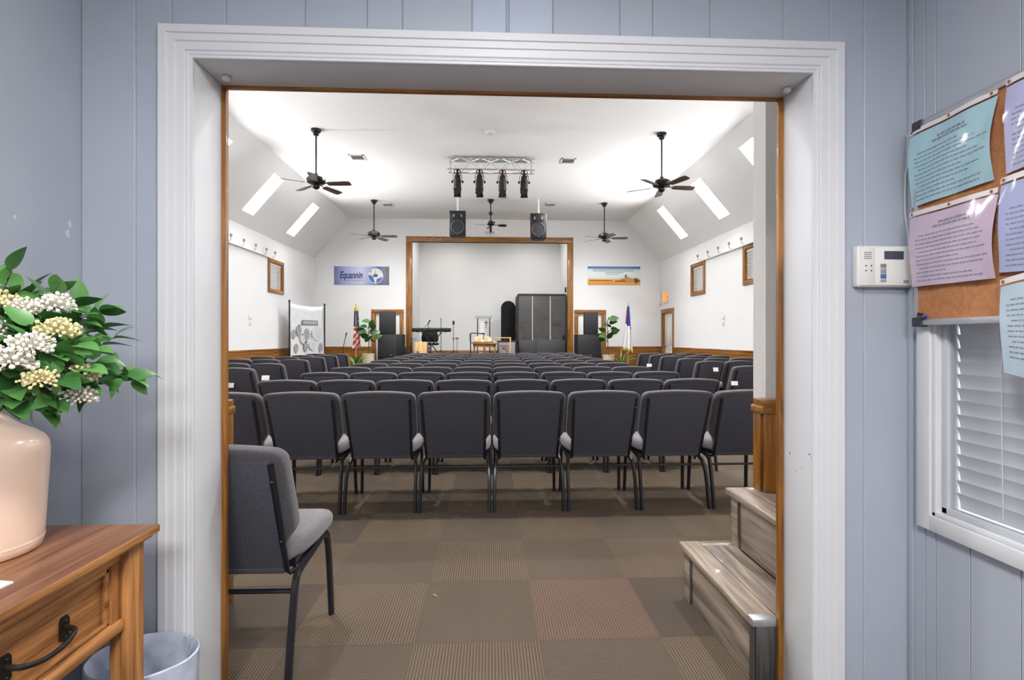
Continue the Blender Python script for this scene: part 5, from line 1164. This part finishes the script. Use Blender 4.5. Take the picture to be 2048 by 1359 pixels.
# ================================================================== trash can with liner
BX, BY_, RZ = -.925, 1.368, .37
tc = thing('waste_bin', 'white waste bin with a pale plastic liner, behind the console table', 'waste bin', (BX, BY_, 0))
def oval_ring(rx, ry, z, n=96, wob=0, ph=0): return [(rx * (1 + wob * sin(5 * a + ph) + wob * .6 * sin(11 * a + ph * 2) + wob * .5 * sin(23 * a + 3 * ph)) * cos(a), ry * (1 + wob * sin(5 * a + ph)) * sin(a), z + wob * .2 * sin(7 * a)) for a in [2 * pi * i / n for i in range(n)]]
def rings(rs, capb=True):
    n = len(rs[0]); vs = [v for r in rs for v in r]; fs = []
    for i in range(len(rs) - 1):
        for k in range(n): fs.append((i * n + k, i * n + (k + 1) % n, (i + 1) * n + (k + 1) % n, (i + 1) * n + k))
    if capb: fs.append(tuple(range(n)))
    return MB().add(vs, fs)
part('bin', rings([oval_ring(.095, .072, 0), oval_ring(.100, .076, .02), oval_ring(.128, .098, RZ - .005)]), M_WHITE, tc)
m_lin = mat('liner_plastic', (188, 196, 212), .28, noise=.14, scale=22, bump=1, bscale=14, coat=.4)
part('liner', rings([oval_ring(.130, .100, RZ - .14, wob=.02), oval_ring(.132, .102, RZ - .07, wob=.012, ph=1), oval_ring(.134, .104, RZ - .01, wob=.006), oval_ring(.1345, .1045, RZ + .004, wob=.004), oval_ring(.131, .101, RZ + .007, wob=.004), oval_ring(.127, .097, RZ, wob=.012), oval_ring(.122, .092, RZ - .03, wob=.05, ph=1.5), oval_ring(.119, .090, RZ - .055, wob=.05, ph=2.6), oval_ring(.114, .087, RZ - .085, wob=.07, ph=3.4), oval_ring(.112, .084, RZ - .12, wob=.07, ph=4.9), oval_ring(.102, .076, RZ - .18, wob=.09, ph=6), oval_ring(.07, .055, RZ - .26, wob=.08, ph=1), oval_ring(.01, .01, RZ - .27)], False), m_lin, tc, label='translucent pale blue liner')

# leaf scrap on the carpet
p = at_z(871, 1189, 0); o = link('leaf_scrap', leaf_mesh(.034, .010, mat('fresh_green', (110, 170, 60), .5), .3, .2), None, (p.x - .012, p.y, .004)); o.rotation_euler = (0, 0, radians(-45)); setp(o, 'small green leaf scrap lying on the carpet inside the doorway', 'leaf')

# ================================================================== alarm keypad
kx, kzc = 1.2135, 1.44; t = thing('alarm_keypad', 'white alarm keypad with dark display, right of the doorway', 'keypad', (kx, WY, kzc))
part('housing', MB().box(-.0875, .0875, -.026, 0, -.062, .064), M_WHITE, t, bev=.006, seg=3)
part('left_cover', MB().box(-.080, -.036, -.029, -.024, -.058, .060), M_WHITE, t, bev=.002); dr = part('door_cover', MB().box(-.034, .084, -.030, -.024, -.058, .058), M_WHITE, t, bev=.003)
part('display', MB().box(-.006, .055, -.0315, -.029, .022, .047), mat('lcd_dark', (70, 74, 88), .2), dr)
for z0, z1, cc, nm in ((-.004, .008, (128, 128, 130), 'a'), (-.021, -.006, (150, 150, 156), 'b'), (-.037, -.023, (74, 104, 160), 'c'), (-.048, -.039, (158, 156, 152), 'd')): part('button', MB().box(-.018, .000, -.0315, -.029, z0, z1), mat('btn' + nm, cc, .5), dr, bev=.0008, label='blue button' if nm == 'c' else None)
part('badge', MB().box(.055, .071, -.0312, -.029, -.050, -.042), mat('badge_grey', (140, 134, 138), .5), dr)
for k in range(4): part('speaker_slot', MB().box(-.069, -.045, -.0295, -.028, .0235 + k * .006, .0255 + k * .006), mat('slot_grey', (110, 110, 112), .7), t)
for x in (-.063, -.046):
    for z in (-.013, .002): part('indicator', MB().ball((x, -.029, z), .0022, 6), M_DARK, t)
# cable from board to keypad
pts = [at_y(1817, 268, WY - .012), at_y(1815, 330, WY - .012), at_y(1811, 350, WY - .01), at_y(1810, 420, WY - .01), at_y(1816, 470, WY - .012), at_y(1817, 505, WY - .014), at_y(1808, 517, WY - .012)]
pts = [(min(q.x, WR - .012), q.y, q.z) for q in pts]
solo('wall_cable', MB().tube(arc_pts(pts), .0028, 6), mat('cable_grey', (186, 190, 198), .4), 'thin pale cable running down the corner to the alarm keypad', 'cable', pts[3])

# ================================================================== bulletin board
BXf = 1.282; bz0, bz1, byR, byL = 1.258, 1.863, .48, 1.437
bb = thing('bulletin_board', 'cork bulletin board with an aluminium frame on the right foyer wall', 'bulletin board', (BXf, 1.0, bz0))
part('cork', MB().box(BXf - .004, BXf + .006, byR + .01, byL - .01, bz0 + .01, bz1 - .01), M_CORK, bb, True)
for nm, b in (('frame_bottom', (byR, byL, bz0, bz0 + .018)), ('frame_top', (byR, byL, bz1 - .018, bz1)), ('frame_side', (byL - .012, byL, bz0, bz1)), ('frame_side', (byR, byR + .014, bz0, bz1))):
    part('frame_rail', MB().box(BXf - .012, BXf + .008, *b), M_ALU, bb, True, bev=.003)
for y, z in ((byL - .014, bz0 + .01), (byL - .014, bz1 - .012), (byR + .014, bz0 + .01), (byR + .014, bz1 - .012)): part('corner_cap', MB().box(BXf - .016, BXf + .009, y - .016, y + .016, z - .014, z + .014), mat('cap_grey', (52, 58, 70), .5), bb, True, bev=.003)
part('standoff', MB().box(BXf + .006, WR, byR + .1, byR + .13, bz1 - .05, bz1 - .03).box(BXf + .006, WR, byL - .10, byL - .07, bz1 - .05, bz1 - .03), M_ALU, bb, True)
M_SLV = glass('plastic_sleeve', (.98, .985, .99), .10, 1.35, .06, .9)
def sheet(name, corners, rgb, label, bulge=.010, lift=.006, lines=12, title=True, seed=0, droop=0):
    TL, TR, BR, BL = [at_x(px, py, BXf - .005) for px, py in corners]
    loc = (TL + TR + BR + BL) / 4; t = thing(name, label, 'paper', tuple(loc), 0, 'sleeved papers on the bulletin board'); NU, NV = 14, 10
    def P(u, v, off=0):
        a = TL.lerp(TR, u); b = BL.lerp(BR, u); q = a.lerp(b, v); x = lift + bulge * sin(pi * min(1, v)) * (.3 + .7 * u) + .0025 * sin(u * 11 + v * 5) + off + droop * v; return Vector((q.x - x, q.y, q.z)) - loc
    def grid(u0, u1, v0, v1, off, m, nm, nu=NU, nv=NV, par=None):
        vs = [P(u0 + (u1 - u0) * i / nu, v0 + (v1 - v0) * j / nv, off) for j in range(nv + 1) for i in range(nu + 1)]; fs = []
        for j in range(nv):
            for i in range(nu): k = j * (nu + 1) + i; fs.append((k, k + 1, k + nu + 2, k + nu + 1))
        me = bpy.data.meshes.new(nm); me.from_pydata(vs, [], fs); me.materials.append(m); me.polygons.foreach_set('use_smooth', [True] * len(fs)); return link(nm, me, par or t)
    pa = grid(0, 1, 0, 1, 0, mat('paper_' + label[:12].replace(' ', '_'), rgb, .75), 'page')
    rr = random.Random(seed); mb = MB()
    def word(u0, u1, v0, v1):
        mb.quad(P(u0, v1, .0009), P(u1, v1, .0009), P(u1, v0, .0009), P(u0, v0, .0009))
    v = .16
    if title:
        for a, b, vv in ((.36, .70, .13), (.30, .74, .18)):
            u = a
            while u < b: w_ = rr.uniform(.03, .07); word(u, min(b, u + w_), vv, vv + .028); u += w_ + .012
        v = .28
    for k in range(lines):
        u = .08 if k % 4 else .12; end = rr.uniform(.75, .93) if k % 3 else rr.uniform(.4, .9)
        while u < end: w_ = rr.uniform(.02, .07); word(u, u + w_, v, v + .014); u += w_ + .012
        v += .058
        if v > .93: break
    part('print', mb, mat('faint_ink', (138, 143, 158), .8), pa)
    sl = grid(-.01, 1.015, -.075, 1.01, .0022, M_SLV, 'sleeve')
    st = grid(.0, 1.0, -.085, -.02, .003, mat('sleeve_strip', (222, 214, 214), .3), 'punched_strip', 8, 1)
    for u in (.05, .5, .95):
        c = P(u, -.05, .006); part('hole', MB().lathe([(.0001, -.0005), (.004, 0)], tuple(c), 10, 'x', cap=False), mat('hole_cork', (150, 92, 56), .8), st)
    return t
sheet('sleeved_notice', [(1823, 277), (1999, 190), (1993, 359), (1826, 416)], (170, 208, 218), 'cyan sleeved notice at the top left of the bulletin board', seed=1, bulge=.014)
sheet('sleeved_notice', [(1828, 438), (2004, 388), (2000, 556), (1830, 574)], (208, 186, 206), 'pink sleeved notice below the cyan one on the board', seed=2, lift=.012)
sheet('sleeved_notice', [(2018, 176), (2230, 70), (2222, 270), (2015, 348)], (188, 186, 222), 'lavender sleeved notice at the top right, cut by the picture edge', seed=3)
sheet('sleeved_notice', [(2010, 372), (2225, 300), (2222, 530), (2004, 545)], (176, 182, 220), 'blue-lavender sleeved notice right of the pink one', seed=4, lift=.010)
sheet('sleeved_notice', [(2014, 574), (2230, 520), (2240, 800), (2018, 744)], (186, 204, 216), 'pale blue sleeved notice hanging over the window glass', seed=5, lift=.016, title=False)
def pin(px, py, rgb, nm, label):
    p = at_x(px, py, BXf - .004); t = thing('push_pin', label, 'push pin', tuple(p), 0, 'push pins in the cork'); part('head', MB().lathe([(.004, -.002), (.0025, -.006), (.005, -.012), (.005, -.014)], (0, 0, 0), 10, 'x'), mat(nm, rgb, .3), t); part('needle', MB().cyl((-.002, 0, 0), (.004, 0, 0), .0006, 5), M_SILV, t)
pin(1855, 632, (30, 90, 190), 'pin_blue', 'blue push pin in the lower left corner of the cork'); pin(1846, 628, (30, 30, 40), 'pin_dark', 'dark push pin beside the blue one'); pin(1851, 636, (60, 40, 36), 'pin_brown', 'brown push pin just below the blue one')

# foyer ceiling fixtures (above the camera, plus an added one for the rear fill)
for i, (y, s_) in enumerate(((.25, .30), (-1.3, .42))):
    t = thing('ceiling_panel_light', 'square ceiling lamp over the ' + ('camera' if i == 0 else 'rear of the foyer, added for fill'), 'ceiling light', (.05, y, 2.45)); part('frame', MB().box(-s_, s_, -s_, -s_ + .02, 0, .05).box(-s_, s_, s_ - .02, s_, 0, .05).box(-s_, -s_ + .02, -s_, s_, 0, .05).box(s_ - .02, s_, -s_, s_, 0, .05), M_WHITE, t)
